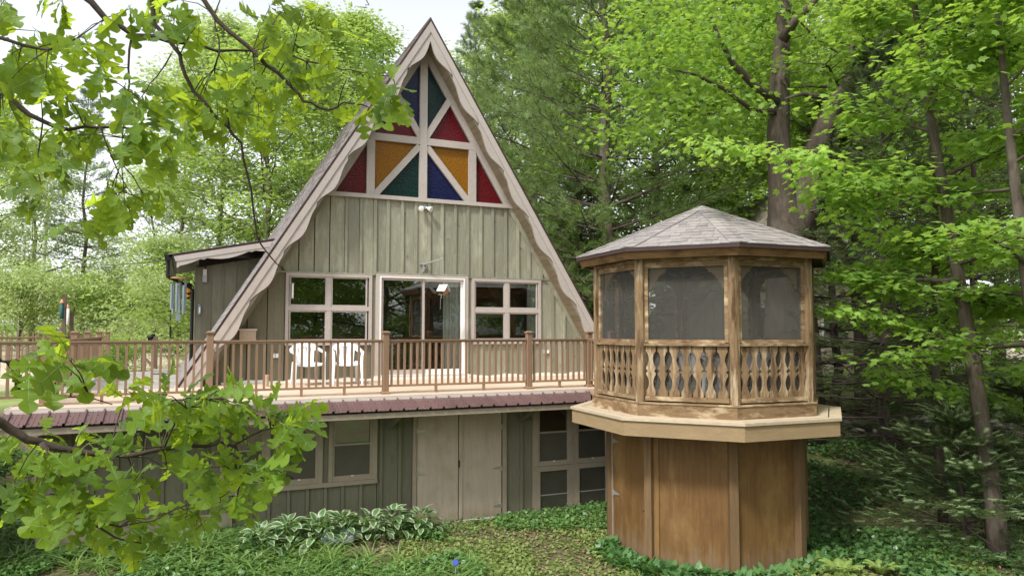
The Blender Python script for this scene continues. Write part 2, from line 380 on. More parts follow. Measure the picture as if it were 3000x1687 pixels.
# ------------------------------------------------------------------ ground
def sst(a, b, x):
    t = min(1, max(0, (x-a)/(b-a))); return t*t*(3-2*t)
def gh(x, y):
    r = sst(4.7, 7.6, x)
    y0 = -2.7*(1-r) - 8.5*r; y1 = 3.0*(1-r) + 5.0*r
    wz = -2.12 - .20*sst(-3.2, .3, x); base = wz + (-2.47-wz)*sst(-3.3, -6.3, y)
    h = base + (-.65-base)*sst(y0, y1, y)
    amp = .05*sst(9, 16, sqrt((x+1)**2+(y+2)**2)) + .015
    h += .80*sst(6, 34, y)
    return h + amp*(sin(x*1.1+.4*y)+sin(y*.9-.3*x)*.8) + .35*sst(30, 90, y)
def build_ground():
    xs = np.unique(np.concatenate([np.linspace(-160, -20, 24), np.linspace(-20, 24, 89), np.linspace(24, 170, 26)]))
    ys = np.unique(np.concatenate([np.linspace(-60, -18, 14), np.linspace(-18, 14, 81), np.linspace(14, 260, 42)]))
    V = np.array([(x, y, gh(x, y)) for y in ys for x in xs]); nx = len(xs)
    F = np.array([(j*nx+i, j*nx+i+1, (j+1)*nx+i+1, (j+1)*nx+i) for j in range(len(ys)-1) for i in range(nx-1)])
    t = NT('earth'); tc = t.n('ShaderNodeTexCoord'); v = tc.outputs['Object']
    sep = t.n('ShaderNodeSeparateXYZ'); t.l(v, sep.inputs[0])
    n1 = t.noise(v, 1.3, 5, .65); n2 = t.noise(v, 14, 3, .7); n3 = t.noise(v, .35, 3); n4 = t.noise(v, 60, 2, .7)
    soil = t.mix(t.ramp(n2, .3, .7), (.055, .038, .025), (.17, .125, .085))
    soil = t.mix(t.ramp(n4, .55, .7), soil, (.26, .2, .14))
    green = t.mix(t.ramp(n2, .3, .7), (.05, .085, .02), (.14, .19, .055))
    c = t.mix(t.math('MULTIPLY', t.ramp(n1, .42, .62), .8), soil, green)
    grass = t.mix(t.ramp(n3, .35, .65), (.13, .19, .05), (.24, .29, .10))
    sand = t.mix(t.ramp(n1, .3, .7), (.40, .33, .25), (.55, .47, .38))
    y = t.math('ADD', sep.outputs[1], t.math('MULTIPLY', t.math('SUBTRACT', n3, .5), 9))
    m_sand = t.math('MULTIPLY', t.ramp(y, 7, 10), t.ramp(y, 36, 31))
    m_grass = t.ramp(y, 1, 6)
    c = t.mix(m_grass, c, grass); c = t.mix(m_sand, c, sand)
    b = t.n('ShaderNodeBsdfPrincipled', Roughness=.95); b.inputs['Specular IOR Level'].default_value = .1; t.l(c, b.inputs['Base Color'])
    bp = t.n('ShaderNodeBump', Strength=.8, Distance=.03); t.l(n2, bp.inputs['Height']); t.l(bp.outputs[0], b.inputs['Normal'])
    me = np_mesh('ground', V, F, t.out(b.outputs[0]), True)
    tag(link_mesh('ground', me), kind='structure')
build_ground()

# ------------------------------------------------------------------ house
XM = 0.03                                       # centre line of the gable
SL = 1.62; TH = atan(SL); ZR = 7.60             # roof slope and ridge height
IN_SL = 1.645; IN_Z = 7.17                      # soffit line on the facade
def in_z(x): return IN_Z - IN_SL*abs(x-XM)
def roofclip(poly, d=0.0):
    p = clip(poly, IN_SL, 1, IN_Z - d + IN_SL*XM); return clip(p, -IN_SL, 1, IN_Z - d - IN_SL*XM) if len(p) > 2 else p
house = thing('house', 'green A-frame cabin with scalloped bargeboards and a stained glass gable', 'house', (0, 0, -2.3))
FY = lambda u, v, w: (u, w, v)                  # facade: polygons in X,Z, thickness in Y
def panel(name, mat, poly, y0, y1, parent, bevel=0.0):
    if len(poly) < 3: return None
    b = MB(); b.prism(poly[::-1], y0, y1, FY); return b.build(name, mat, parent, bevel=bevel)
def rect(x0, x1, z0, z1): return [(x0, z0), (x1, z0), (x1, z1), (x0, z1)]

# upper siding: boards with battens over the joints
up_wall = panel('wall', M['dark'], roofclip(rect(-3.2, 3.25, 2.05, 3.80)), .10, .14, house)
J = [-3.17, -2.863, -2.55, -2.246, -1.943, -1.635, -1.33, -1.041, -.771, -.458, -.16, .14, .43, .73, 1.027, 1.337, 1.617, 1.936, 2.242, 2.526, 2.833, 3.14]
for i in range(len(J)-1):
    gp = .010 if J[i] < -1.2 else .006; p = roofclip(rect(J[i]+gp, J[i+1]-gp, 2.135, 3.735))
    panel('board', M['siding'], p, .012+RNG.uniform(-.003, .003), .05, up_wall)
for i, x in enumerate(J[1:-1]):
    if x < -1.9: continue
    elif x < -1.2: bw = .05
    else: bw = .062
    p = roofclip(rect(x-.004, x+bw, 2.137, 3.733), .02)
    panel('batten', M['siding'], p, -.020 if x > -2 else .004, .012, up_wall)
panel('drip_cap', M['siding'], roofclip(rect(-3.10, -.99, 2.11, 2.135)), -.03, .05, up_wall)
panel('drip_cap', M['siding'], roofclip(rect(1.075, 3.115, 2.11, 2.135)), -.03, .05, up_wall)
bx('drip_cap', M['siding'], up_wall, -1.0, 1.075, -.04, .05, 2.15, 2.172)

# lower siding of the facade: only between and under the openings
low_wall = panel('wall', M['dark'], roofclip(rect(-4.4, -2.82, -.15, 2.1)), .10, .14, house)
def boards(xs, z0, z1, mat, y, parent, bat=True, bw=.05, clipit=True):
    for a, b_ in zip(xs[:-1], xs[1:]):
        p = rect(a+.008, b_-.008, z0, z1); p = roofclip(p) if clipit else p
        if len(p) > 2: panel('board', mat, p, y+RNG.uniform(-.003, .003), y+.035, parent)
    if bat:
        for x in xs[1:-1]:
            p = rect(x-.004, x+bw, z0+.002, z1-.002); p = roofclip(p, .02) if clipit else p
            if len(p) > 2: panel('batten', mat, p, y-.026, y, parent)
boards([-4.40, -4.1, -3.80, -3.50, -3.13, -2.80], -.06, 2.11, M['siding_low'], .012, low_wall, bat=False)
rw = panel('wall', M['dark'], roofclip(rect(2.85, 4.4, -.15, 2.1)), .10, .14, house)
boards([2.85, 3.14, 3.43, 3.72, 4.02, 4.40], -.06, 2.11, M['siding'], .012, rw, bw=.06)
bx('board', M['siding'], house, -1.066, -.985, .012, .05, -.06, 2.11)
bx('board', M['siding'], house, 1.066, 1.152, .012, .05, -.06, 2.11)
uw1 = bx('wall', M['dark'], house, -2.8, -1.06, .10, .14, -.15, .66)
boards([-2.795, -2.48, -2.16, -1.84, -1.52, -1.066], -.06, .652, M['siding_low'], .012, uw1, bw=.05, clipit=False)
uw2 = bx('wall', M['dark'], house, 1.15, 2.85, .10, .14, -.15, .66)
boards([1.152, 1.37, 1.68, 1.98, 2.26, 2.55, 2.85], -.06, .652, M['siding'], .012, uw2, bw=.05, clipit=False)
# white membrane turned up at the foot of the wall
b = MB()
for (xa, xb) in ((-3.95, -1.0), (1.07, 4.3)):
    xs = np.linspace(xa, xb, 40); A = [(x, -.075) for x in xs]; Bp = [(x, -.022+.018*sin(x*7)+.008*sin(x*23)) for x in xs]
    b.strip(A, Bp, -.022, .010, FY)
b.box(-1.0, 1.08, -.06, .01, -.075, .012)
b.build('flashing', M['white'], house)
# green trim along the soffit under the gable window
for s in (-1, 1):
    z0, z1 = -.05, 3.72; 
    poly = [(XM+s*(IN_Z-z0)/IN_SL, z0), (XM+s*(IN_Z-z1)/IN_SL, z1), (XM+s*((IN_Z-z1)/IN_SL-.11), z1), (XM+s*((IN_Z-z0)/IN_SL-.11), z0)]
    panel('rake_trim', M['siding'], poly if s < 0 else poly[::-1], -.018, .010, house)

# gable window: timber truss and coloured panes
gable = MB(); gable.prism(roofclip(rect(-2.2, 2.25, 3.78, 7.2))[::-1], .05, .09, FY)
gable = gable.build('gable_window', M['dark'], house)
PANES = [('st_red', [(-1.86, 3.80), (-1.19, 3.80), (-1.19, 4.86)]), ('st_amber', [(-1.06, 3.86), (-1.06, 4.98), (-.12, 4.98)]),
         ('st_green', [(-.93, 3.80), (-.05, 3.80), (-.05, 4.86)]), ('st_red', [(-1.05, 5.10), (-.12, 5.10), (-.56, 5.92)]),
         ('st_blue', [(-.05, 5.22), (-.05, 6.72), (-.52, 6.08)])]
mir = {'st_red': 'st_red', 'st_amber': 'st_amber', 'st_green': 'st_blue', 'st_blue': 'st_green'}
for mname, poly in PANES:
    c = np.mean(poly, 0); poly = [tuple(c + (np.array(q)-c)*1.0) for q in poly]
    a = sum(poly[i][0]*poly[(i+1) % 3][1]-poly[(i+1) % 3][0]*poly[i][1] for i in range(3))
    if a < 0: poly = poly[::-1]
    panel('pane', M[mname], poly, .030, .046, gable)
    panel('pane', M[mir[mname]], [(2*.02-x, z) for x, z in poly][::-1], .030, .046, gable)
def bar(name, mat, p, q, w, y0, y1, parent, ends=None):
    p, q = np.array(p), np.array(q); d = (q-p)/np.linalg.norm(q-p); n = np.array([-d[1], d[0]])*w/2
    poly = [tuple(p-n), tuple(q-n), tuple(q+n), tuple(p+n)]
    if ends: 
        for (a, b_, c) in ends: poly = clip(poly, a, b_, c)
    ar = sum(poly[i][0]*poly[(i+1) % len(poly)][1]-poly[(i+1) % len(poly)][0]*poly[i][1] for i in range(len(poly)))
    if ar < 0: poly = poly[::-1]
    return panel(name, mat, poly, y0, y1, parent)
tm = M['trim']
bar('king_post', tm, (.015, 3.80), (.015, 7.0), .166, -.052, .028, gable, [(IN_SL, 1, IN_Z-.15+IN_SL*XM), (-IN_SL, 1, IN_Z-.15-IN_SL*XM)])
for s in (-1, 1):
    X = lambda x: .015 + s*(x-.015)
    bar('collar_beam', tm, (X(.099), 5.04), (X(1.22), 5.04), .152, -.045, .028, gable, [(s*IN_SL, 1, IN_Z-.24+s*IN_SL*XM)])
    bar('strut', tm, (X(1.155), 3.80), (X(1.155), 4.963), .17, -.042, .028, gable)
    bar('brace', tm, (X(.098), 4.93), (X(1.06), 3.80), .135, -.036, .028, gable, [(-s, 0, -s*X(.099)), (s, 0, s*X(1.07)), (0, -1, -3.801), (0, 1, 4.963)])
    bar('brace', tm, (X(.07), 5.12), (X(.62), 6.03), .135, -.036, .028, gable, [(-s, 0, -s*X(.099)), (0, -1, -5.117), (s*IN_SL, 1, IN_Z-.22+s*IN_SL*XM)])
    z0, z1 = 3.80, 7.16
    ox = lambda z: XM+s*(IN_Z-z)/IN_SL
    poly = [(ox(z0), z0), (ox(z1), z1), (XM, z1), (XM, IN_Z-.27), (ox(z0)-s*.165, z0)]
    panel('rafter_trim', tm, poly if s < 0 else poly[::-1], -.030, .029, gable)
panel('sill_beam', tm, roofclip(rect(-2.15, 2.2, 3.717, 3.80)), -.058, .05, gable)

# soffit planks (right slope is seen from below), sheet on the left
for s in (-1, 1):
    L = 7.25/sin(atan(IN_SL)); n = 58 if s > 0 else 1
    ca, sa = cos(atan(IN_SL)), sin(atan(IN_SL))
    for i in range(n):
        a, e = L*i/n+.003, L*(i+1)/n-.003
        P = lambda t, k: (XM+s*(t*ca + k*sa), IN_Z - t*sa + k*ca)
        poly = [P(a, .0), P(e, .0), P(e, .02), P(a, .02)]
        panel('soffit_plank' if s > 0 else 'soffit', M['soffit'], poly if s < 0 else poly[::-1], -.425, .16, house)
# roof slabs, ridge to deck, front rake to the back of the house
YB = 9.6
for s in (-1, 1):
    xe = (ZR+.14)/SL; 
    poly = [(XM, ZR), (XM+s*xe, -.14), (XM+s*((IN_Z-.03+.14)/IN_SL+.035), -.14), (XM, IN_Z+.06)]
    b = MB(); b.prism(poly if s < 0 else poly[::-1], -.425, YB, FY); roof = b.build('roof', [M['shingle'], M['drip']], house)
    if s < 0:
        V_, F_ = [], []; nrow = 62; Ls = xe/cos(TH)
        b2 = MB()
        for r in range(nrow):
            s1 = Ls*(r+1)/nrow; s0 = max(0.02, Ls*(r-.25)/nrow)
            y = -.44 - RNG.uniform(0, .3)
            while y < YB:
                wd = RNG.uniform(.16, .36); ya, yb = max(y, -.445), min(y+wd-.006, YB)
                if yb > ya:
                    k = RNG.uniform(.006, .014); e = s1-RNG.uniform(0, .012)
                    P = lambda t, h, yy: (XM - t*cos(TH) - h*sin(TH), yy, ZR - t*sin(TH) + h*cos(TH))
                    b2.hexa([P(s0, .001, ya), P(e, .002, ya), P(e, .002, yb), P(s0, .001, yb), P(s0, .003, ya), P(e, k, ya), P(e, k, yb), P(s0, .003, yb)])
                y += wd
        tag(b2.build('shingles', M['shingle'], roof), kind='stuff')
        b3 = MB(); b3.tube([(XM, -.44, ZR), (XM, YB, ZR)], .03, 6); b3.build('ridge_cap', M['shingle'], roof)

# bargeboards with a scalloped board below
def barge(s):
    Ls = (ZR+.12)/sin(TH)
    def P(t, n): return (XM + s*(t*cos(TH) - n*sin(TH)), ZR - t*sin(TH) - n*cos(TH))
    def band(name, mat, n0, n1f, y0, y1, N=2):
        ta = np.linspace(0, 1, N)
        A, B_ = [], []
        for q in ta:
            t0 = n0*tan(TH) + q*(Ls-n0*tan(TH)); A.append(P(t0, n0))
        for q in ta:
            n1 = n1f(q*Ls) if callable(n1f) else n1f
            t1 = n1*tan(TH) + q*(Ls-n1*tan(TH)); n1 = n1f(t1) if callable(n1f) else n1f
            B_.append(P(max(t1, n1*tan(TH)), n1))
        m_ = MB()
        if s < 0: m_.strip(A, B_, y0, y1, FY)
        else: m_.strip(B_, A, y0, y1, FY)
        return m_.build(name, mat, house)
    band('drip_edge', M['drip'], -.004, .036, -.472, -.425)
    band('bargeboard', M['trim'], .036, .158, -.470, -.428)
    per = .98/sin(TH); first = (ZR-6.42)/sin(TH)-.14
    def wave(t):
        q = ((t-first)/per) % 1.0
        if t < first: q = max(.30, 1-(first-t)/per)
        if q < .13: return .186 + .050*sin(pi/2*q/.13)           # short quarter round below the cusp
        if q < .60: return .236 + .090*(1-cos(pi*(q-.13)/.47))/2  # swells
        return .326 - .120*(1-cos(pi*(q-.60)/.40))/2              # and tapers to the next cusp
    band('scalloped_board', M['trim'], .150, wave, -.452, -.400, 260)
for s in (-1, 1): barge(s)

# windows of the living room
def pane(parent, xa, xb, y, za, zb, mat='glass'):
    b = MB(); b.add([(xa, y, za), (xb, y, za), (xb, y, zb), (xa, y, zb)], [(0, 1, 2, 3)]); return b.build('pane', M[mat], parent)
def window(X0, X1, Z0, Z1, gx, gz, label):
    w = MB(); y0, y1 = -.03, .06
    cz0 = Z0+.075
    for (a, c, d, e) in ((X0, X0+.062, Z0, Z1), (X1-.062, X1, Z0, Z1)): w.box(a, c, y0, y1, d, e)
    w.box(X0+.062, X1-.062, y0, y1, Z1-.062, Z1); w.box(X0+.062, X1-.062, y0-.02, y1, Z0, cz0)
    w = w.build('window', M['trim'], house); tag(w, label)
    for i in range(2):
        for j in range(2):
            ga, gb, gc, gd = gx[2*i], gx[2*i+1], gz[2*j], gz[2*j+1]
            f = MB(); k = .03
            f.box(ga-k, ga, -.004, .05, gc-k, gd+k); f.box(gb, gb+k, -.004, .05, gc-k, gd+k)
            f.box(ga, gb, -.004, .05, gc-k, gc); f.box(ga, gb, -.004, .05, gd, gd+k)
            f.build('sash', M['trim'], w)
            pane(w, ga-.004, gb+.004, .02, gc-.004, gd+.004)
    f = MB(); f.box(X0+.062, X1-.062, -.02, .06, gz[1]+.03, gz[2]-.03); xm = (gx[1]+gx[2])/2
    f.build('transom', M['trim'], w)
    for (za, zb) in ((cz0, gz[1]+.03), (gz[2]-.03, Z1-.062)):
        bx('mullion', M['trim'], w, gx[1]+.03, gx[2]-.03, -.016, .06, za, zb)
    return w
window(-2.795, -1.066, .655, 2.106, (-2.692, -2.016, -1.873, -1.190), (.781, 1.327, 1.474, 2.016), 'four pane window left of the sliding door')
window(1.152, 2.848, .655, 2.106, (1.255, 1.925, 2.075, 2.735), (.781, 1.327, 1.474, 2.016), 'four pane window right of the sliding door')
# sliding door
sd = MB(); sd.box(-.985, -.905, -.035, .06, .0, 2.148); sd.box(.985, 1.066, -.035, .06, .0, 2.148); sd.box(-.905, .985, -.035, .06, 2.085, 2.148)
sd = sd.build('sliding_door', M['trim'], house)
f = MB(); f.box(-.905, -.875, -.05, .07, .0, 2.085); f.box(.955, .985, -.05, .07, .0, 2.085); f.box(-.875, .955, -.05, .07, 2.06, 2.085); f.box(-.905, .985, -.06, .07, -.01, .03)
f.build('door_frame', M['white'], sd)
for (xa, xb, yo, k) in ((-.873, .075, .0, 'trim'), (.005, .953, .035, 'white')):
    f = MB(); f.box(xa, xa+.05, yo-.01, yo+.02, .03, 2.06); f.box(xb-.05, xb, yo-.01, yo+.02, .03, 2.06)
    f.box(xa+.05, xb-.05, yo-.01, yo+.02, .03, .13); f.box(xa+.05, xb-.05, yo-.01, yo+.02, 2.01, 2.06)
    f.build('door_leaf', M[k], sd); pane(sd, xa+.045, xb-.045, yo+.004, .125, 2.015)
bx('door_handle', M['grey'], sd, -.862, -.845, -.035, -.012, .95, 1.15)
# room behind the glass
b = MB(); b.prism(roofclip(rect(-4.3, 4.3, -.12, 2.5), .3)[::-1], 3.4, 3.5, FY); b.box(-4.2, 4.25, .2, 3.5, -.16, -.12); b.box(-2.65, 2.7, .16, 3.5, 2.42, 2.5)
b.build('room_interior', M['room'], house)
def curtain(xa, xb, z0, z1, y=.105, n=30):
    xs = np.linspace(xa, xb, n); A = [(x, y+.035*sin(i*1.35)+.012*sin(i*3.1)) for i, x in enumerate(xs)]
    b = MB(); fn = lambda u, v, w: (u, v, w); b.strip(A, [(x, yy+.01) for x, yy in A], z0, z1, fn)
    return b.build('curtain', M['curtain'], house, smooth=False)
curtain(.53, 1.0, .03, 2.08); curtain(2.56, 2.80, .72, 2.06); 

# lean-to on the left slope
LY = 2.0; WY = 2.45
lean = bx('lean_to_wall', M['dark'], house, -4.36, -2.6, WY+.06, WY+.10, -.3, 2.6)
for xa, xb in ((-4.41, -4.116), (-4.11, -3.857), (-3.851, -3.6), (-3.594, -3.32), (-3.314, -3.0)):
    p = [(xa, -.3), (xb, -.3), (xb, 2.34+.21*(xb+4.41)), (xa, 2.34+.21*(xa+4.41))]
    panel('board', M['siding_low'], p, WY+.01, WY+.05, lean)
for x in (-4.116, -3.857, -3.6, -3.32): panel('batten', M['siding_low'], [(x-.02, -.3), (x+.02, -.3), (x+.02, 2.3+.21*(x+4.41)), (x-.02, 2.3+.21*(x+4.41))], WY-.008, WY+.01, lean)
bx('side_wall', M['siding_low'], lean, -4.42, -4.36, WY+.06, 7.0, -.6, 2.42)
def lp(x, n): return (x, 2.573 + (x+4.881)*.2117 - n)
b = MB(); b.prism([lp(-4.95, .0), lp(-4.95, .05), lp(-2.55, .05), lp(-2.55, .0)], LY-.02, 7.2, FY); lr = b.build('lean_to_roof', M['drip'], house)
b = MB()
for i in range(14):
    xa, xb = -4.95+i*.155, -4.95+(i+1)*.155+.02
    b.prism([lp(xa, -.014), lp(xa, -.002), lp(xb, -.002), lp(xb, -.005)], LY-.03, 7.2, FY)
tag(b.build('shingle_courses', M['shingle'], lr), kind='stuff')
panel('fascia_board', M['trim'], [lp(-4.82, .165), lp(-2.86, .165), lp(-2.80, .05), lp(-4.86, .05)], LY-.02, LY+.02, lr)
xs = np.linspace(-4.80, -2.93, 60)
def lw(x): 
    q = ((x+3.35)/.98) % 1.0
    return .195 + (.075*sin(pi*(q-.12)/.88) if q > .12 else .02*sin(pi*q/.12))
b = MB(); b.strip([lp(x, lw(x) if x > -4.75 else .30) for x in xs], [lp(x, .158) for x in xs], LY-.008, LY+.03, FY); b.build('scalloped_board', M['trim'], lr)
b = MB(); b.prism([(-5.03, 2.44), (-4.90, 2.44), (-4.88, 2.56), (-5.05, 2.56)], LY-.02, 7.1, FY); b.build('gutter', M['black'], lr)
b = MB(); b.tube([(-4.97, LY+.05, 2.46), (-4.97, LY+.06, 2.10), (-4.60, WY+.1, 1.95), (-4.47, WY+.12, 1.85), (-4.47, WY+.12, -.5)], .038, 8); b.build('downspout', M['black'], house)

# ---- basement front under the deck
BY = -3.0
base = bx('basement_wall', M['dark'], house, -6.36, 4.3, BY+.09, BY+.13, -2.45, -.2)
zt = -.20
xl = [-6.36, -6.06, -5.76, -5.46, -5.16, -4.86, -4.56, -4.26, -3.865, -3.617, -3.364, -3.068, -2.779, -2.497, -2.224, -1.931, -1.64]
def lowboards(xs, z0, z1, bw=.045):
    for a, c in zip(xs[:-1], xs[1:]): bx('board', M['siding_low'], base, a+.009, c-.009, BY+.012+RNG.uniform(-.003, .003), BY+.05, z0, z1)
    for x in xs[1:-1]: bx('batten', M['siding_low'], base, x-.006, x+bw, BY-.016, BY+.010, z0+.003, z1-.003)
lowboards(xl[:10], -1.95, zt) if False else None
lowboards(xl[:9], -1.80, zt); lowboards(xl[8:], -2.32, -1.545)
lowboards([-1.645, -1.60, -1.284, -1.04], -2.34, zt); lowboards([.676, .96, 1.20], -2.40, zt)
bx('foundation', M['concrete'], house, -6.40, -3.87, BY-.05, BY+.06, -2.5, -1.80)
bx('foundation', M['concrete'], house, -3.865, 4.3, BY-.02, BY+.2, -2.7, -2.325)
bx('door_slab', M['concrete'], house, -1.1, .8, BY-.28, BY-.02, -2.6, -2.345)
bx('end_wall', M['siding_low'], house, -6.40, -6.34, BY+.06, -.2, -2.5, -.2)
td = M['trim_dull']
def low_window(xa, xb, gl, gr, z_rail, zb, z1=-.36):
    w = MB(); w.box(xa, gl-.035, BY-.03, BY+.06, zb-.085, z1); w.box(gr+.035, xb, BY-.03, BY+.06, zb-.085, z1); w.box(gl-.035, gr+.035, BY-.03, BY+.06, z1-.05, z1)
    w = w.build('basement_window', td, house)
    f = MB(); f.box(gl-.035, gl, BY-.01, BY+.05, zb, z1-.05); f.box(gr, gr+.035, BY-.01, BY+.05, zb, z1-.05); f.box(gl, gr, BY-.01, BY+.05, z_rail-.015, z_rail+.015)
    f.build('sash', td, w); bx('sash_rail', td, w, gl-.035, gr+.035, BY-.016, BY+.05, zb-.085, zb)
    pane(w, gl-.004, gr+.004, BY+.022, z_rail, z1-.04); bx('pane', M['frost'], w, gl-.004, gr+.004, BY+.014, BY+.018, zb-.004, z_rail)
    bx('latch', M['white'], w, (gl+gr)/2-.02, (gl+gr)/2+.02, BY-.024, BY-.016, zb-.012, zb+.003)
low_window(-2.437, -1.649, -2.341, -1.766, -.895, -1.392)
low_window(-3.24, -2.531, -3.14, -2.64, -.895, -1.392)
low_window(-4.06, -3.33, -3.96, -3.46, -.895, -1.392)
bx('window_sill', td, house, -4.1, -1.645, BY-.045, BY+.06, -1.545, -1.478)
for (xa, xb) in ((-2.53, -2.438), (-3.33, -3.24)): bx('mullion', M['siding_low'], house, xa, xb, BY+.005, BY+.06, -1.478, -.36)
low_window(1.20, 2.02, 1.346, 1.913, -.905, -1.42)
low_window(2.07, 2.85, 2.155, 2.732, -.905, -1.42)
for (xa, xb, ga, gb) in ((1.20, 2.02, 1.346, 1.913), (2.07, 2.85, 2.155, 2.732)):
    w = MB(); w.box(xa, ga, BY-.025, BY+.06, -2.385, -1.51); w.box(gb, xb, BY-.025, BY+.06, -2.385, -1.51); w.box(ga, gb, BY-.025, BY+.06, -1.60, -1.51); w.box(ga, gb, BY-.025, BY+.06, -2.385, -2.36)
    w = w.build('lower_light', td, house); bx('pane', M['frost'], w, ga-.004, gb+.004, BY+.012, BY+.018, -2.37, -1.59)
    bx('glazing_bar', M['grey'], w, ga, gb, BY+.004, BY+.012, -2.04, -2.022)
bx('post', td, house, 2.022, 2.068, BY-.02, BY+.06, -2.385, -.36)
bx('board', M['siding_low'], house, 2.86, 4.3, BY+.01, BY+.05, -2.4, zt)
# plywood double door
dd = MB(); dd.box(-1.04, .676, BY+.052, BY+.062, -2.345, -.36)
dd = dd.build('double_door', M['dark'], house); bx('door_jamb', td, dd, -1.04, -.977, BY-.035, BY+.05, -2.345, -.36); bx('door_jamb', td, dd, .602, .676, BY-.035, BY+.05, -2.345, -.36); tag(dd, 'taupe plywood double door under the awning')
for (xa, xb) in ((-.965, -.232), (-.150, .580)):
    bx('door_leaf', M['plydoor'], dd, xa, xb, BY-.018, BY+.02, -2.30, -.36)
bx('astragal', M['plydoor'], dd, -.218, -.155, BY-.034, BY-.018, -2.33, -.36)
bx('door_sweep', M['white'], dd, -.97, .585, BY-.020, BY+.01, -2.342, -2.302)
bx('door_jamb', M['dark'], dd, .586, .601, BY-.005, BY+.04, -2.34, -.36)
bx('pull', M['barkd'], dd, -.225, -.205, BY-.045, BY-.034, -1.40, -1.28)
def hinge(x, z, d, y, mat, parent, T=None, k=1.0):
    b = MB(); fn = (lambda u, v, w: (x+d*u*k, y+w, z+v*k)) if T is None else (lambda u, v, w: T(x+d*u*k, y+w, z+v*k))
    b.prism([(0, -.035), (.03, -.022), (.145, -.006), (.145, .006), (.03, .022), (0, .035)], -.008, 0, fn); b.prism([(-.03, -.04), (-.004, -.04), (-.004, .04), (-.03, .04)], -.007, 0, fn)
    b.prism([(-.006, -.045), (.006, -.045), (.006, .045), (-.006, .045)], -.014, -.008, fn)
    return b.build('hinge', mat, parent)
for i, z in enumerate((-.75, -1.47, -2.17)): hinge(-.968, z, 1, BY-.018, M['steel'] if i < 2 else M['copper'], dd)
for z in (-.75, -1.47, -2.12): hinge(.582, z, -1, BY-.018, M['steel'], dd)

# ---- metal awning along the deck edge
aw = thing('awning', 'maroon ribbed metal awning along the deck edge', 'awning', (-2.3, -3.4, -.4))
AZ = lambda y: -.168 + (y+3.38)*.325            # plane of the metal
def awn_z(x):
    q = ((x+6.46)/.2195) % 1.0; d = abs(q-.0) if q < .5 else 1-q
    if d < .05: return .030
    if d < .085: return .030*(1-(d-.05)/.035)
    for c in (.36, .64):
        if abs(q-c) < .03: return .006
    return 0
xs0 = -6.80; k = 0
while xs0 < 2.05:
    xe_ = min(xs0+.878, 2.2); n = 90; xs = np.linspace(xs0, xe_+.01, n); b = MB()
    zoff = .002*(k % 2)
    P = []
    for w_ in (0.0, .006):
        for (y, cut) in ((-3.36, 0), (-3.775, 1)):
            for x in xs:
                yy = y if x < 1.98 else max(y, -3.36-(2.2-x)*1.9)
                P.append((x, yy, AZ(yy)+awn_z(x)+zoff-w_))
    F = []
    for i in range(n-1): F += [(i, n+i, n+i+1, i+1), (2*n+i, 2*n+i+1, 3*n+i+1, 3*n+i), (n+i, 3*n+i, 3*n+i+1, n+i+1)]
    b.add(P, F); pn = b.build('metal_sheet', M['awning'], aw, smooth=False)
    sb = MB()
    for x in np.arange(xs0+.05, xe_, .11):
        for y in (-3.50, -3.70):
            if x < 1.9: sb.box(x-.006, x+.006, y-.006, y+.006, AZ(y)+awn_z(x), AZ(y)+awn_z(x)+.008)
    if sb.v: tag(sb.build('screws', M['drip'], pn), kind='stuff')
    xs0 += .878; k += 1
b = MB(); b.box(-6.75, 2.05, -3.74, -3.69, -.415, -.335); b.build('eave_beam', M['trim_dull'], aw)
for x in (-6.3, -4.9, -3.1, -1.45, .95, 2.0):
    b = MB(); b.prism([(-3.69, -.42), (-3.62, -.42), (-3.02, -.62), (-3.02, -.70)], x-.03, x+.03, lambda u, v, w: (w, u, v)); b.build('bracket', M['siding_low'], aw)
bx('soffit_board', M['siding_low'], aw, -6.7, 2.1, -3.69, -3.02, -.335, -.325)

# ------------------------------------------------------------------ deck and railing
deck = thing('deck', 'peach coated deck with brown picket railing in front of the cabin', 'deck', (-1, -1.6, -.3))
DY = -3.35
def dz(y): return -.075 + .035*min(0, y)/3.35
b = MB(); T = lambda x, y, z: (x, y, z)
for (x0, x1, y0, y1) in ((-6.74, 4.6, DY, -.55), (-4.75, 4.6, -.55, 0.008)):
    b.hexa([(x0, y0, -.21), (x1, y0, -.21), (x1, y1, -.21), (x0, y1, -.21), (x0, y0, dz(y0)), (x1, y0, dz(y0)), (x1, y1, dz(y1)), (x0, y1, dz(y1))])
b.build('deck_floor', M['deck'], deck)
bx('edge_flashing', M['flash'], deck, -6.76, 2.15, DY-.022, DY-.002, -.152, dz(DY)+.006)
bx('edge_flashing', M['flash'], deck, -6.74, 2.15, DY-.036, DY-.023, -.168, -.145)
bx('edge_flashing', M['flash'], deck, -6.762, -6.742, DY, -.55, -.16, dz(DY)+.010)
for i in range(48):
    y = -.545+i*.145
    bx('plank', M['greyplank'], deck, -6.62+RNG.uniform(-.02, .02), -4.62, y, y+.138, -.16, -.118+RNG.uniform(-.004, .004))
bx('plank', M['greyplank'], deck, -5.35, -4.7, 4.9, 5.2, -.10, .0)
for (x, y) in ((-6.5, 2), (-6.5, 6), (-5, 6)): bx('support_post', M['oldwood'], deck, x-.05, x+.05, y-.05, y+.05, -2.2, -.16)
bx('landing', M['greyplank'], deck, -6.6, -4.6, -.545, 6.4, -.20, -.162)
# bridge to the gazebo
bx('bridge', M['gtop'], deck, 2.34, 4.0, -3.95, DY-.04, -.20, -.125)

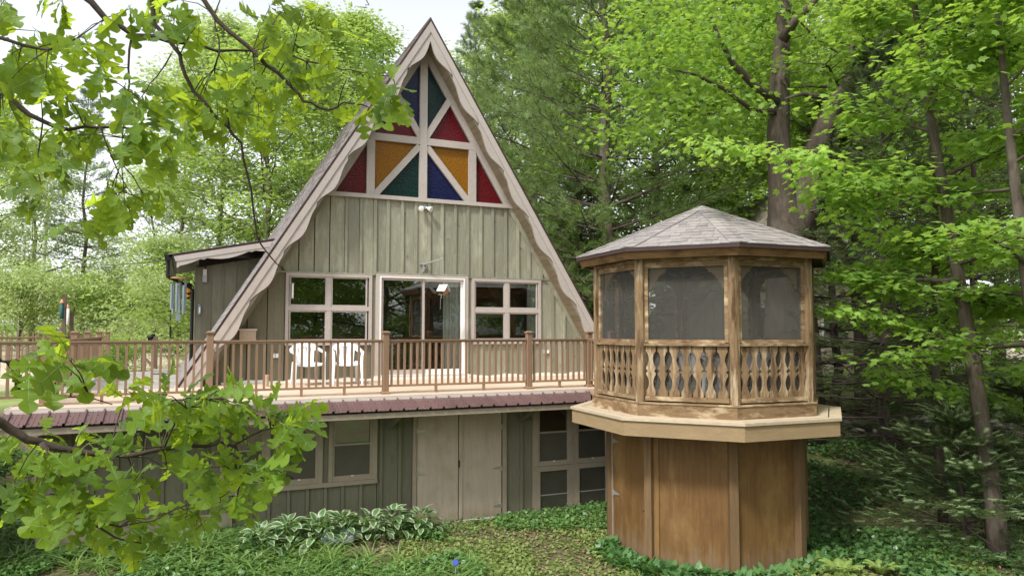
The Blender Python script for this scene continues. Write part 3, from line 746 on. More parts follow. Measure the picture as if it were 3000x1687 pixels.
def post(x, y, z0=-.10, top=.905, cap=True, bm='rail'):
    p = bx('post', M[bm], deck, x-.05, x+.05, y-.05, y+.05, z0, top, bevel=.004)
    b = MB(); 
    for (h0, h1, r0, r1) in ((0, .02, .075, .075), (.02, .035, .072, .054)):
        z = z0+h0; b.hexa([(x-r0, y-r0, z), (x+r0, y-r0, z), (x+r0, y+r0, z), (x-r0, y+r0, z), (x-r1, y-r1, z0+h1), (x+r1, y-r1, z0+h1), (x+r1, y+r1, z0+h1), (x-r1, y+r1, z0+h1)])
    b.build('base_trim', M[bm], p)
    if cap:
        b = MB(); b.box(x-.056, x+.056, y-.056, y+.056, top-.012, top+.006); b.box(x-.068, x+.068, y-.068, y+.068, top+.006, top+.022)
        r0, z = .066, top+.022; b.hexa([(x-r0, y-r0, z), (x+r0, y-r0, z), (x+r0, y+r0, z), (x-r0, y+r0, z)] + [(x+i*.03, y+j*.03, z+.016) for i, j in ((-1, -1), (1, -1), (1, 1), (-1, 1))])
        b.build('post_cap', M[bm], p)
    return p
_bal = None
def railing(p, q, n=None, z0=.012, z1=.80, feet=True, sp=.1125):
    """rails and balusters between two posts"""
    global _bal
    p, q = Vector((*p, 0)), Vector((*q, 0)); d = q-p; L = d.length; d.normalize(); nn = Vector((-d.y, d.x, 0))
    def T(u, v, w): r = p + d*u + nn*v; return (r.x, r.y, w)
    b = MB(); b.box(.05, L-.05, -.034, .034, z1-.022, z1, T); b.box(.05, L-.05, -.022, .022, z1-.05, z1-.022, T); b.build('top_rail', M['rail'], deck)
    b = MB(); b.box(.05, L-.05, -.022, .022, z0-.004, z0+.030, T); b.build('bottom_rail', M['rail'], deck)
    n = int(round((L-.1)/sp)); 
    if _bal is None:
        m_ = MB(); m_.box(-.017, .017, -.017, .017, 0, z1-.05-z0-.03); o = m_.build('baluster', M['rail'], None, origin=(0, 0, 0)); _bal = o.data; bpy.data.objects.remove(o)
    for i in range(n):
        u = .05 + (L-.1)*(i+.5)/n; x, y, z = T(u, 0, z0+.030)
        o = link_mesh('baluster', _bal, deck, (x, y, z)); o.rotation_euler = (0, 0, atan2(d.y, d.x))
    if feet:
        for i in range(1, int(L/.9)+1):
            u = L*i/(int(L/.9)+1); b = MB(); b.box(u-.02, u+.02, -.02, .02, -.105, z0-.004, T); b.build('rail_foot', M['rail'], deck)
RY = -2.95
PX = [-6.38, -4.235, -1.505, 1.155, 2.42]
post(-6.38, RY, top=.749, cap=False)
for x in PX[1:]: post(x, RY)
for a, c in zip(PX[:-1], PX[1:]): railing((a, RY), (c, RY))
railing((-7.9, RY), (-6.38, RY), feet=False)
post(-7.95, RY, z0=gh(-7.95, RY)-.05)
railing((2.42, -3.75), (2.42, RY), feet=False); post(2.42, -3.75, z0=-.126)
PYL = [RY, -1.45, .5, 2.4, 4.65]
for y in PYL[1:]: post(-6.45, y, z0=-.13)
for a, c in zip(PYL[:-1], PYL[1:]): railing((-6.45, a), (-6.45, c), feet=False)
post(-9.2, 7.2, z0=-.8); post(-12.4, 7.2, z0=-.8); post(-6.5, 7.2, z0=-.8)
railing((-9.2, 7.2), (-6.5, 7.2), feet=False, z0=.18); railing((-12.4, 7.2), (-9.2, 7.2), feet=False, z0=.18)
# ------------------------------------------------------------------ gazebo
GX, GY, GROT = 2.328, -6.442, -3.580
gz = thing('gazebo', 'octagonal screened wooden gazebo with shingled roof on a brown plywood base', 'gazebo', (GX, GY, -2.2))
A8 = pi/4
def corner(k, R, z): t = GROT+k*A8; return (GX+R*cos(t), GY+R*sin(t), z)
def side(k):
    m = GROT+(k+.5)*A8; n = (cos(m), sin(m)); t = (-sin(m), cos(m))
    return lambda u, w, z: (GX+n[0]*w+t[0]*u, GY+n[1]*w+t[1]*u, z)
HS, AP = sin(A8/2), cos(A8/2)
def sbox(name, mat, parent, k, u0, u1, w0, w1, z0, z1, bevel=0.0):
    b = MB(); T = side(k); p = [T(u0, w0, z0), T(u1, w0, z0), T(u1, w1, z0), T(u0, w1, z0), T(u0, w0, z1), T(u1, w0, z1), T(u1, w1, z1), T(u0, w1, z1)]
    b.hexa([p[1], p[0], p[3], p[2], p[5], p[4], p[7], p[6]]); return b.build(name, mat, parent, bevel=bevel)
def band8(name, mat, parent, k, Ra, Rb, z0, z1, ua=1.0):
    """mitred board on one side between two corner radii"""
    T = side(k); b = MB()
    ps = []
    for z in (z0, z1): ps += [T(-Ra*HS*ua, Ra*AP, z), T(Ra*HS*ua, Ra*AP, z), T(Rb*HS*ua, Rb*AP, z), T(-Rb*HS*ua, Rb*AP, z)]
    b.hexa([ps[1], ps[0], ps[3], ps[2], ps[5], ps[4], ps[7], ps[6]]); return b.build(name, mat, parent)
def oct_slab(name, mat, parent, R, z0, z1):
    b = MB(); b.prism([(corner(k, R, 0)[0], corner(k, R, 0)[1]) for k in range(8)], z0, z1, lambda u, v, w: (u, v, w)); return b.build(name, mat, parent)
oct_slab('floor', M['gtop'], gz, 1.60, -.14, .0)
oct_slab('ring_underside', M['dark'], gz, 1.90, -.24, -.20)
for k in range(8):
    band8('ring_board', M['gtop'], gz, k, 1.62, 1.775, -.185, -.150); band8('ring_board', M['gtop'], gz, k, 1.790, 1.949, -.185, -.150)
    band8('ring_fascia', M['gtan'], gz, k, 1.895, 1.925, -.375, -.187)
    band8('rim_board', M['gwood_h'], gz, k, 1.605, 1.630, -.150, .008); band8('rim_cap', M['gwood_h'], gz, k, 1.50, 1.642, .008, .026)
    # corner post
    t = GROT+k*A8; T = lambda u, w, z, t=t: (GX+cos(t)*w-sin(t)*u, GY+sin(t)*w+cos(t)*u, z)
    b = MB(); p = [T(u, w, z) for z in (.026, 1.93) for (u, w) in ((-.062, 1.49), (-.062, 1.575), (-.02, 1.600), (.02, 1.600), (.062, 1.575), (.062, 1.49))]
    b.add(p, [(5, 4, 3, 2, 1, 0)[::-1], (6, 7, 8, 9, 10, 11)[::-1]] + [(i, 6+i, 6+(i+1) % 6, (i+1) % 6) for i in range(6)]); b.build('corner_post', M['gwood'], gz)
R0 = 1.55; h0 = R0*HS-.066; a0 = R0*AP
# sawn baluster profile
def bal_poly(H, w=.064):
    pts = []
    for i in range(41):
        q = i/40; d = abs(q-.5)*2                 # 0 centre .. 1 ends
        if d > .80: hw = w
        elif d > .14: hw = w - .037*max(0.0, sin(pi*(d-.14)/.66))**.8
        else: hw = w - .026*(1-d/.075) if d < .075 else w
        pts.append((hw, q*H))
    return pts
BH = .640
bp = bal_poly(BH); mb_ = MB(); mb_.strip([(x, z) for x, z in bp], [(-x, z) for x, z in bp], -.011, .011, lambda u, v, w: (u, w, v))
_o = mb_.build('sawn_baluster', M['gwood'], None, origin=(0, 0, 0)); SAWN = _o.data; bpy.data.objects.remove(_o)
def ogee(T, k, sgn, parent):
    pts = [(0, 0), (.235, 0), (.235, -.02), (.205, -.028), (.20, -.055), (.16, -.07), (.125, -.10), (.10, -.145), (.075, -.16), (.068, -.20), (.035, -.215), (.03, -.26), (0, -.275)]
    b = MB(); Tk = side(k); pts_ = [(sgn*(h0-.05-x), 1.76+z) for x, z in pts]
    if sgn > 0: pts_ = pts_[::-1]
    b.prism(pts_, a0-.10, a0-.065, lambda u, v, w: Tk(u, w, v)); return b.build('corner_bracket', M['gtan'], parent)
for k in range(8):
    vis = k in (0, 1, 2)
    scr = MB()
    for (u0, u1, z0, z1) in ((-h0, -h0+.045, .80, 1.84), (h0-.045, h0, .80, 1.84), (-h0+.045, h0-.045, .787, .832), (-h0+.045, h0-.045, 1.765, 1.84)):
        T = side(k); p = [T(u, w, z) for z in (z0, z1) for (u, w) in ((u1, a0-.03), (u0, a0-.03), (u0, a0+.012), (u1, a0+.012))]; scr.hexa(p)
    fr = scr.build('screen_frame', M['gwood_h'], gz)
    b = MB(); T = side(k); b.add([T(-h0+.04, a0-.008, .825), T(h0-.04, a0-.008, .825), T(h0-.04, a0-.008, 1.77), T(-h0+.04, a0-.008, 1.77)], [(0, 1, 2, 3)]); b.build('insect_screen', M['screen'], fr)
    sbox('sill', M['gwood_h'], gz, k, -h0-.01, h0+.01, a0-.05, a0+.055, .752, .787)
    sbox('bottom_rail', M['gwood_h'], gz, k, -h0, h0, a0-.03, a0+.035, .048, .104)
    b = MB(); b.add([T(-h0, a0-.035, .03), T(h0, a0-.035, .03), T(h0, a0-.035, .755), T(-h0, a0-.035, .755)], [(0, 1, 2, 3)]); b.build('lower_screen', M['screen_low'], gz)
    sbox('kick_board', M['gwood_h'], gz, k, -h0, h0, a0-.05, a0-.038, .026, .06)
    sbox('header', M['gwood_h'], gz, k, -h0-.01, h0+.01, a0-.05, a0+.03, 1.842, 1.885)
    m = GROT+(k+.5)*A8
    for i in range(7):
        u = -h0 + 2*h0*(i+.5)/7; x, y, z = T(u, a0+.010, .106)
        o = link_mesh('sawn_baluster', SAWN, gz, (x, y, z)); o.rotation_euler = (0, 0, m+pi/2)
    for i in range(8):
        u = -h0 + 2*h0*(i+.5)/8
        if k in (7, 0, 1, 2, 3): sbox('frieze_slat', M['gwood_shade'], gz, k, u-.045, u+.045, a0-.02, a0+.012+RNG.uniform(0, .006), 1.886, 1.955)
    ogee(T, k, 1, gz); ogee(T, k, -1, gz)
# roof
ZE, ZA, RE = 2.016, 2.775, 1.846
b = MB(); apx = (GX, GY, ZA-.012)
P8 = [corner(k, RE, ZE-.012) for k in range(8)]; Q8 = [corner(k, RE-.10, ZE-.06) for k in range(8)]
b.add(P8+Q8+[apx, (GX, GY, ZA-.09)], [(k, (k+1) % 8, 16) for k in range(8)] + [((k+1) % 8, k, 8+k, 8+(k+1) % 8) for k in range(8)] + [(8+(k+1) % 8, 8+k, 17) for k in range(8)])
groof = b.build('roof', M['dark'], gz)
for k in range(8):
    band8('drip_edge', M['drip'], groof, k, RE-.012, RE+.006, ZE-.050, ZE-.002)
    T = side(k); b = MB(); ps = []
    for (Ra, Rb, z) in ((1.745, 1.775, 1.872), (1.785, 1.815, 1.968)): ps += [T(-Ra*HS, Ra*AP, z), T(Ra*HS, Ra*AP, z), T(Rb*HS, Rb*AP, z), T(-Rb*HS, Rb*AP, z)]
    b.hexa([ps[1], ps[0], ps[3], ps[2], ps[5], ps[4], ps[7], ps[6]]); b.build('fascia', M['gwood_shade'], groof)
    band8('soffit', M['dark'], groof, k, 1.53, 1.76, 1.89, 1.90)
LS = sqrt((RE*AP)**2 + (ZA-ZE)**2); HW = RE*HS
def facet(k):
    T = side(k)
    def P(u, s, h):                              # s up the slope, h off the slope
        q = s/LS; w = RE*AP*(1-q); z = ZE + (ZA-ZE)*q; nz = RE*AP/LS; nw = (ZA-ZE)/LS
        return T(u, w+h*nw, z+h*nz)
    return P
NR = 14
def shingle_tab(P, b, ua, ub, s0, s1, th):
    def cl(u, s): m_ = HW*(1-s/LS); return max(-m_, min(m_, u))
    A = [P(cl(ua, s0), s0, 0), P(cl(ub, s0), s0, 0), P(cl(ub, s1), s1, 0), P(cl(ua, s1), s1, 0)]
    Bt = [P(cl(ua, s0), s0, th), P(cl(ub, s0), s0, th), P(cl(ub, s1), s1, .002), P(cl(ua, s1), s1, .002)]
    b.hexa(A+Bt)
rest = MB()
for k in range(8):
    P = facet(k)
    for r in range(NR):
        s0 = LS*r/NR - (.012 if r == 0 else 0); s1 = min(LS*.995, LS*(r+1)/NR+.02); m_ = HW*(1-max(0, s0)/LS)
        u = -m_ - RNG.uniform(0, .1)
        while u < m_:
            wd = RNG.uniform(.10, .21); ua, ub = max(u, -m_), min(u+wd-.003, m_)
            if ub-ua > .02:
                th = RNG.choice((.005, .006, .010, .011)); so = s0 - (RNG.uniform(0, .006) if r else 0)
                if k in (0, 1, 2): b = MB(); shingle_tab(P, b, ua, ub, so, s1, th); b.build('shingle', M['gshingle'], groof)
                else: shingle_tab(P, rest, ua, ub, so, s1, th)
            u += wd
tag(rest.build('shingles', M['shingle'], groof), kind='stuff')
hips = MB()
for k in range(8):
    PA, PB = facet(k), facet((k-1) % 8)
    for r in range(13):
        s0, s1 = LS*r/13 - (.012 if r == 0 else 0), min(LS*.998, LS*(r+1)/13+.03)
        def e(PP, sg, s, dd, h): m_ = HW*(1-s/LS); u = sg*max(0.0, m_-min(dd, m_)); return PP(u, s, h)
        wdt = .115
        b = MB() if k in (0, 1, 2, 3) else hips
        h_a, h_b = .018, .012
        q = [e(PB, 1, s0, wdt, h_a), e(PA, -1, s0, 0, h_a+.004), e(PA, -1, s0, wdt, h_a), e(PB, 1, s1, wdt, h_b), e(PA, -1, s1, 0, h_b), e(PA, -1, s1, wdt, h_b)]
        q += [e(PB, 1, s0, wdt, .004), e(PA, -1, s0, 0, .004), e(PA, -1, s0, wdt, .004)]
        b.add(q, [(0, 1, 4, 3), (1, 2, 5, 4), (0, 6, 7, 1), (1, 7, 8, 2), (0, 3, 6), (2, 8, 5)])
        if k in (0, 1, 2, 3): b.build('hip_shingle', M['gshingle'], groof)
tag(hips.build('hip_shingles', M['shingle'], groof), kind='stuff')
# plywood base
R1 = 1.40; h1 = R1*HS; a1 = R1*AP
for k in range(8):
    cz = -2.40
    t = GROT+k*A8; T = lambda u, w, z, t=t: (GX+cos(t)*w-sin(t)*u, GY+sin(t)*w+cos(t)*u, z)
    b = MB(); wv = .055 if k in (1, 2) else .07; b.hexa([T(u, w, z) for z in (cz-.2, -.24) for (u, w) in ((wv, 1.30), (-wv, 1.30), (-wv, 1.425), (wv, 1.425))]); b.build('base_post', M['gpost'], gz)
    bz = -2.40
    if k == 0:
        sbox('base_panel', M['dark'], gz, k, -h1+.03, h1-.03, a1-.09, a1-.06, bz, -.24)
        door = sbox('base_door', M['gply'], gz, k, -h1+.10, h1-.055, a1-.045, a1-.02, bz+.14, -.30)
        sbox('door_stop', M['trim_dull'], gz, k, -h1+.075, -h1+.092, a1-.05, a1-.005, bz+.1, -.24)
        Ts = side(0)
        for z in (-.62, -1.36, -2.02): hinge(-h1+.108, z, 1, 0, M['steel'], door, T=lambda x, y, z: Ts(x, a1-.019-y, z), k=1.15)
        kb = MB(); c = Ts(h1-.085, a1+.012, -1.42); kb.lathe([(.002, -.018), (.016, -.014), (.02, 0), (.016, .014), (.002, .018)], 10, c); kb.build('knob', M['black'], door, smooth=True)
    else:
        sbox('base_panel', M['gply'], gz, k, -h1+.02, h1-.02, a1-.05, a1-.03, bz, -.24)
        if k == 1: sbox('batten', M['gply'], gz, k, -h1+.045, -h1+.13, a1-.03, a1-.012, bz, -.24)

gz.location = (3.154, -5.411, -2.577); gz.scale = (1.12,)*3      # set on its spot: floor level with the deck
# ------------------------------------------------------------------ moulded chairs
def make_chair(label, loc, rz):
    t = thing('plastic_chair', label, 'chair', (0, 0, 0))
    mt = M['plastic']
    b = MB(); nx, ny = 9, 7; P = []
    for side_ in (0, 1):
        for j in range(ny):
            for i in range(nx):
                x = (-.225+.45*i/(nx-1))*(1-.06*j/(ny-1)); y = -.22+.42*j/(ny-1)
                z = .405 + .018*(abs(i-4)/4)**2 - .014*sin(pi*j/(ny-1)) - (.035 if j == 0 else 0) - .014*side_; P.append((x, y, z))
    n = nx*ny; F = []
    for j in range(ny-1):
        for i in range(nx-1):
            a = j*nx+i; F += [(a, a+1, a+nx+1, a+nx), (n+a+nx, n+a+nx+1, n+a+1, n+a)]
    ring = [i for i in range(nx)] + [j*nx+nx-1 for j in range(1, ny)] + [(ny-1)*nx+i for i in range(nx-2, -1, -1)] + [j*nx for j in range(ny-2, 0, -1)]
    F += [(ring[i], n+ring[i], n+ring[(i+1) % len(ring)], ring[(i+1) % len(ring)]) for i in range(len(ring))]
    b.add(P, F); b.build('seat', mt, t, smooth=False)
    BP = lambda u, v, w: (u, .19+.30*(v-.40)+w + .10*(u/.25)**2*-.5, v)
    b = MB()
    xs = np.linspace(-.245, .245, 15)
    top = [(x, .80-.55*abs(x)**2.0-1.8*abs(x)**3) for x in xs]; bot = [(x, z-.085-.05*(abs(x)/.25)**2) for x, z in top]
    b.strip(bot, top, -.012, .012, BP); br = b.build('backrest', mt, t)
    for i in range(5):
        x0 = -.155+.31*i/4; b = MB(); zz = [.41+(.70-.41)*q/5 for q in range(6)]
        w_ = .031; b.strip([(x0*(.80+.20*q/5)-w_, z) for q, z in enumerate(zz)], [(x0*(.80+.20*q/5)+w_, z) for q, z in enumerate(zz)], -.008, .008, BP); b.build('slat', mt, br)
    for s in (-1, 1):
        pts = [(s*.235, .255, .70), (s*.268, .19, .675), (s*.285, .08, .645), (s*.288, -.06, .628), (s*.283, -.17, .62), (s*.275, -.225, .60), (s*.268, -.245, .55)]
        b = MB()
        for (p0, p1, w0, w1) in zip(pts[:-1], pts[1:], (.028, .028, .028, .030, .030, .028), (.028, .028, .030, .030, .028, .024)):
            b.hexa([(p0[0]-w0, p0[1], p0[2]-.012), (p0[0]+w0, p0[1], p0[2]-.012), (p1[0]+w1, p1[1], p1[2]-.012), (p1[0]-w1, p1[1], p1[2]-.012),
                    (p0[0]-w0, p0[1], p0[2]+.012), (p0[0]+w0, p0[1], p0[2]+.012), (p1[0]+w1, p1[1], p1[2]+.012), (p1[0]-w1, p1[1], p1[2]+.012)])
        b.build('armrest', mt, t)
        b = MB(); b.tube([(s*.270, -.243, .57), (s*.262, -.245, .42), (s*.268, -.262, .2), (s*.275, -.275, 0)], [.030, .032, .026, .018], 6); b.build('leg', mt, t)
        b = MB(); b.tube([(s*.215, .19, .43), (s*.222, .23, .25), (s*.235, .29, 0)], [.032, .028, .018], 6); b.build('leg', mt, t)
        b = MB(); b.tube([(s*.255, -.2, .40), (s*.2, .18, .405)], [.02, .02], 5); b.build('seat_rail', mt, t)
    t.location = loc; t.rotation_euler = (0, 0, rz); W[t.name] = Vector(loc); t['group'] = 'white moulded plastic chairs'
    return t
ch1 = make_chair('white plastic armchair on the deck, the left one of two', (-2.46, -.72, -.082), .06)
for (x, y, z, r, lb) in ((-1.72, -.74, -.082, -.08, 'white plastic armchair on the deck, the right one nearer the sliding door'),
                         (2.73, -5.76, -.113, 2.0, 'white plastic armchair inside the gazebo behind the middle panel'),
                         (3.74, -5.87, -.113, -1.1, 'white plastic armchair inside the gazebo behind the right panel')):
    c = copy_tree(ch1, (x, y, z), r); tag(c, lb, 'chair', 'white moulded plastic chairs')

# ------------------------------------------------------------------ small things on the walls
fl = thing('floodlight', 'twin floodlight on the siding under the stained glass', 'floodlight', (.055, 0, 3.61))
b = MB(); b.lathe([(.01, 0), (.055, 0), (.05, .03), (.01, .035)], 12); 
for i, v in enumerate(b.v): b.v[i] = (.055+v[0], .01-v[2], 3.61+v[1])
b.build('base', M['grey'], fl)
for s in (-1, 1):
    b = MB(); d = Vector((s*.5, -.75, -.35)).normalized(); o_ = Vector((.055+s*.035, -.03, 3.60))
    b.tube([o_, o_+d*.05, o_+d*.06, o_+d*.15, o_+d*.155], [.02, .022, .035, .062, .05], 12); b.build('lamp_head', M['white'], fl, smooth=True)
bk = thing('feeder_bracket', 'swing arm bracket on the siding above the sliding door', 'bracket', (.05, 0, 2.39))
b = MB(); b.box(-.04, .11, -.04, .0, 2.36, 2.41); b.box(.02, .06, -.04, .0, 2.20, 2.36); b.build('wall_plate', M['grey'], bk)
b = MB(); b.tube([(.03, -.05, 2.37), (.36, -.42, 2.47)], .014, 6); b.tube([(.04, -.045, 2.24), (.12, -.14, 2.38)], .009, 5); b.build('arm', M['grey'], bk)
fd = thing('bird_feeder', 'little house shaped bird feeder hanging in front of the sliding door', 'feeder', (.36, -.42, 1.75))
fx, fy = .36, -.42
b = MB()
for s in (-1, 1):
    b.prism([(0, 1.905), (s*.115, 1.775), (s*.125, 1.785), (0, 1.925)] if s > 0 else [(0, 1.905), (0, 1.925), (s*.125, 1.785), (s*.115, 1.775)], -.10, .10, lambda u, v, w: (fx+u*.75-w*.66, fy+u*.66+w*.75, v))
b.build('roof', M['white'], fd)
FT = lambda u, v, w: (fx+u*.75-w*.66, fy+u*.66+w*.75, v)
b = MB(); b.prism([(-.08, 1.70), (.08, 1.70), (.08, 1.715), (-.08, 1.715)], -.09, .09, FT); b.build('tray', M['oldwood'], fd)
for w_ in (-.08, .072):
    b = MB(); b.prism([(-.055, 1.716), (.055, 1.716), (.055, 1.83), (0, 1.895), (-.055, 1.83)], w_, w_+.008, FT); b.build('end_wall', M['copper'], fd)
b = MB(); b.tube([(fx, fy, 1.92), (fx, fy, 2.47)], .003, 4); b.build('wire', M['grey'], fd)
hk = [(fx-.08+.025*sin(q)*(1 if q < pi else -1)*1, fy-.05, 1.70-.012*q) for q in np.linspace(0, 2*pi, 14)]
b = MB(); b.tube(hk, .005, 5); b.tube([(fx-.08, fy-.05, 1.62), (fx-.085, fy-.05, 1.40)], .003, 4); b.build('hook', M['grey'], fd)
wt = thing('window_thermometer', 'tall narrow thermometer fixed to the left window casing', 'thermometer', (-2.70, -.06, 1.6))
b = MB(); b.box(-2.685, -2.650, -.085, -.055, 1.60, 1.88); b.build('tube', M['white'], wt)
b = MB(); b.box(-2.735, -2.64, -.09, -.05, 1.872, 1.895); b.box(-2.735, -2.64, -.09, -.05, 1.585, 1.605); b.build('clamp', M['grey'], wt)
def outlet(x, z, lb):
    t = thing('outlet_cover', lb, 'outlet', (x, 0, z))
    b = MB(); b.box(x-.075, x+.075, -.022, .012, z-.05, z+.05); p_ = b.build('plate', M['grey'], t)
    for s in (-1, 1): bx('flap', M['white'], p_, x+s*.035-.026, x+s*.035+.026, -.034, -.022, z-.036, z+.036)
outlet(-2.97, .46, 'double outlet cover low on the siding beside the left chair')
outlet(2.99, .47, 'small outlet cover low on the siding right of the right window')
sh = thing('wall_shelf', 'small wooden box shelf under the left bargeboard', 'shelf', (-3.49, 0, .75))
b = MB(); b.box(-3.66, -3.32, -.12, .01, .955, .985); b.build('top', M['flash'], sh)
b = MB(); b.box(-3.64, -3.34, -.10, .01, .70, .953); b.build('box', M['plydoor'], sh)
vp = thing('vent_pipe', 'short beige pipe standing on the deck by the wall', 'pipe', (-3.2, -.75, -.08))
b = MB(); b.lathe([(.048, 0), (.048, .17), (.052, .17), (.052, .22), (.038, .22), (.038, .2)], 14, (-3.2, -.75, -.085)); b.build('pipe', M['pipe'], vp)
ub = thing('utility_box', 'grey two part cable box high on the lean-to wall', 'box', (-4.236, WY, 2.1))
bx('upper_box', M['flash'], ub, -4.275, -4.195, WY-.06, WY-.008, 2.17, 2.31); bx('lower_box', M['grey'], ub, -4.28, -4.19, WY-.07, WY-.008, 2.02, 2.165)
b = MB(); b.tube([(-4.235, WY-.03, 2.31), (-4.20, WY-.03, 2.40), (-4.05, WY-.03, 2.44), (-4.0, WY-.02, 2.6)], .012, 6); b.build('conduit', M['black'], ub)
th = thing('wall_thermometer', 'small round topped thermometer on the lean-to wall', 'thermometer', (-4.325, WY, 1.3))
b = MB(); b.lathe([(.01, -.12), (.035, -.10), (.035, .09), (.022, .11), (.01, .13)], 10, (-4.325, WY-.04, 1.41)); b.build('case', M['chime'], th); bx('scale', M['white'], th, -4.34, -4.31, WY-.080, WY-.072, 1.34, 1.47)
for i, (yy, zz, lb) in enumerate(((3.0, 1.90, 'amber wall lantern on the lean-to side, the nearer one'), (4.4, 1.86, 'amber wall lantern on the lean-to side, the farther one'))):
    ln = thing('wall_lantern', lb, 'lantern', (-4.54, yy, zz), 'amber lanterns beside the lean-to'); c = (-4.55, yy, zz)
    b = MB(); b.lathe([(.045, -.09), (.068, .05), (.06, .055), (.04, -.09)], 6, c); b.build('glass_body', M['amberlamp'], ln)
    b = MB(); b.lathe([(.09, .055), (.05, .11), (.02, .13), (.012, .17), (.004, .19)], 6, c); b.lathe([(.03, -.14), (.05, -.09), (.02, -.09)], 6, c); b.build('roof', M['black'], ln)
    b = MB(); b.tube([(c[0], c[1], c[2]+.18), (c[0]+.05, c[1], c[2]+.22), (-4.41, yy, c[2]+.1)], .010, 6); b.build('arm', M['black'], ln)
wc = thing('wind_chime', 'large blue grey wind chime hanging under the lean-to eave', 'wind chime', (-4.75, 2.15, 1.2))
b = MB(); b.lathe([(.02, -.02), (.19, -.015), (.19, .008), (.02, .015)], 14, (-4.75, 2.15, 2.08)); b.build('top_disc', M['copper'], wc)
for i in range(6):
    t_ = 2*pi*i/6+.3; x, y = -4.75+.14*cos(t_), 2.15+.14*sin(t_); b = MB(); b.tube([(x, y, 2.02-.02*i), (x, y, 1.42-.06*(i % 3))], .026, 8); b.build('tube', M['chime'], wc)
b = MB(); b.tube([(-4.75, 2.15, 2.08), (-4.75, 2.15, 1.32)], .004, 4); b.tube([(-4.75, 2.15, 2.09), (-4.80, 2.1, 2.42)], .004, 4); b.build('cord', M['grey'], wc)
bx('sail', M['chime'], wc, -4.80, -4.70, 2.14, 2.16, 1.16, 1.32)
# ------------------------------------------------------------------ leaf shapes
RH_V = [(0, 0, 0), (.30, .45, .07), (0, 1, 0), (-.30, .45, .07)]; RH_F = [(0, 1, 2, 3)]
_st = [(0, .0), (.22, .10), (.46, .16), (.34, .36), (.56, .62), (.24, .62), (0, 1.0), (-.24, .62), (-.56, .62), (-.34, .36), (-.46, .16), (-.22, .10)]
ST_V = [(0, .34, .06)] + [(x, y, -.10*abs(x)) for x, y in _st]; ST_F = [(0, 1+i, 1+(i+1) % 12) for i in range(12)]
rt_ = np.random.default_rng(3)
def tuft(n, lo, hi, w):
    V, F = [], []
    for i in range(n):
        az = 2*pi*i/n + rt_.uniform(-.4, .4); el = rt_.uniform(lo, hi); L = rt_.uniform(.75, 1.05)
        d = np.array([sin(el)*cos(az), cos(el), sin(el)*sin(az)]); s_ = np.cross(d, [0, 0, 1.0]); s_ = s_/(np.linalg.norm(s_)+1e-6)*w
        k = len(V); V += [tuple(-s_), tuple(s_), tuple(d*L)]; F.append((k, k+1, k+2))
    return V, F
TU_V, TU_F = tuft(13, .25, 1.15, .030)
def brush(n, w):
    V, F = [], []
    for i in range(n):
        y = i/n; az = i*2.4; d = np.array([cos(az)*.26, .17, sin(az)*.16]); s_ = np.cross(d, [0, 1, 0]); s_ = s_/np.linalg.norm(s_)*w
        k = len(V); o_ = np.array([0, y, 0]); V += [tuple(o_-s_), tuple(o_+s_), tuple(o_+d)]; F.append((k, k+1, k+2))
    return V, F
BR_V, BR_F = brush(20, .032)

def vrand(rng, n, flat=1.0): v = rng.normal(size=(n, 3)); v[:, 2] *= flat; return v
def limb(p, d, L, n, rng, wob=.10, up=0.0):
    """a wandering limb of length L from p along d"""
    pts = [np.array(p, float)]; d = np.array(d, float); d /= np.linalg.norm(d)
    for i in range(n):
        d = d + rng.normal(size=3)*wob + np.array([0, 0, up]); d /= np.linalg.norm(d); pts.append(pts[-1]+d*L/n)
    return pts
def at_len(pts, q):
    x = q*(len(pts)-1); i = min(int(x), len(pts)-2); return pts[i]+(pts[i+1]-pts[i])*(x-i)

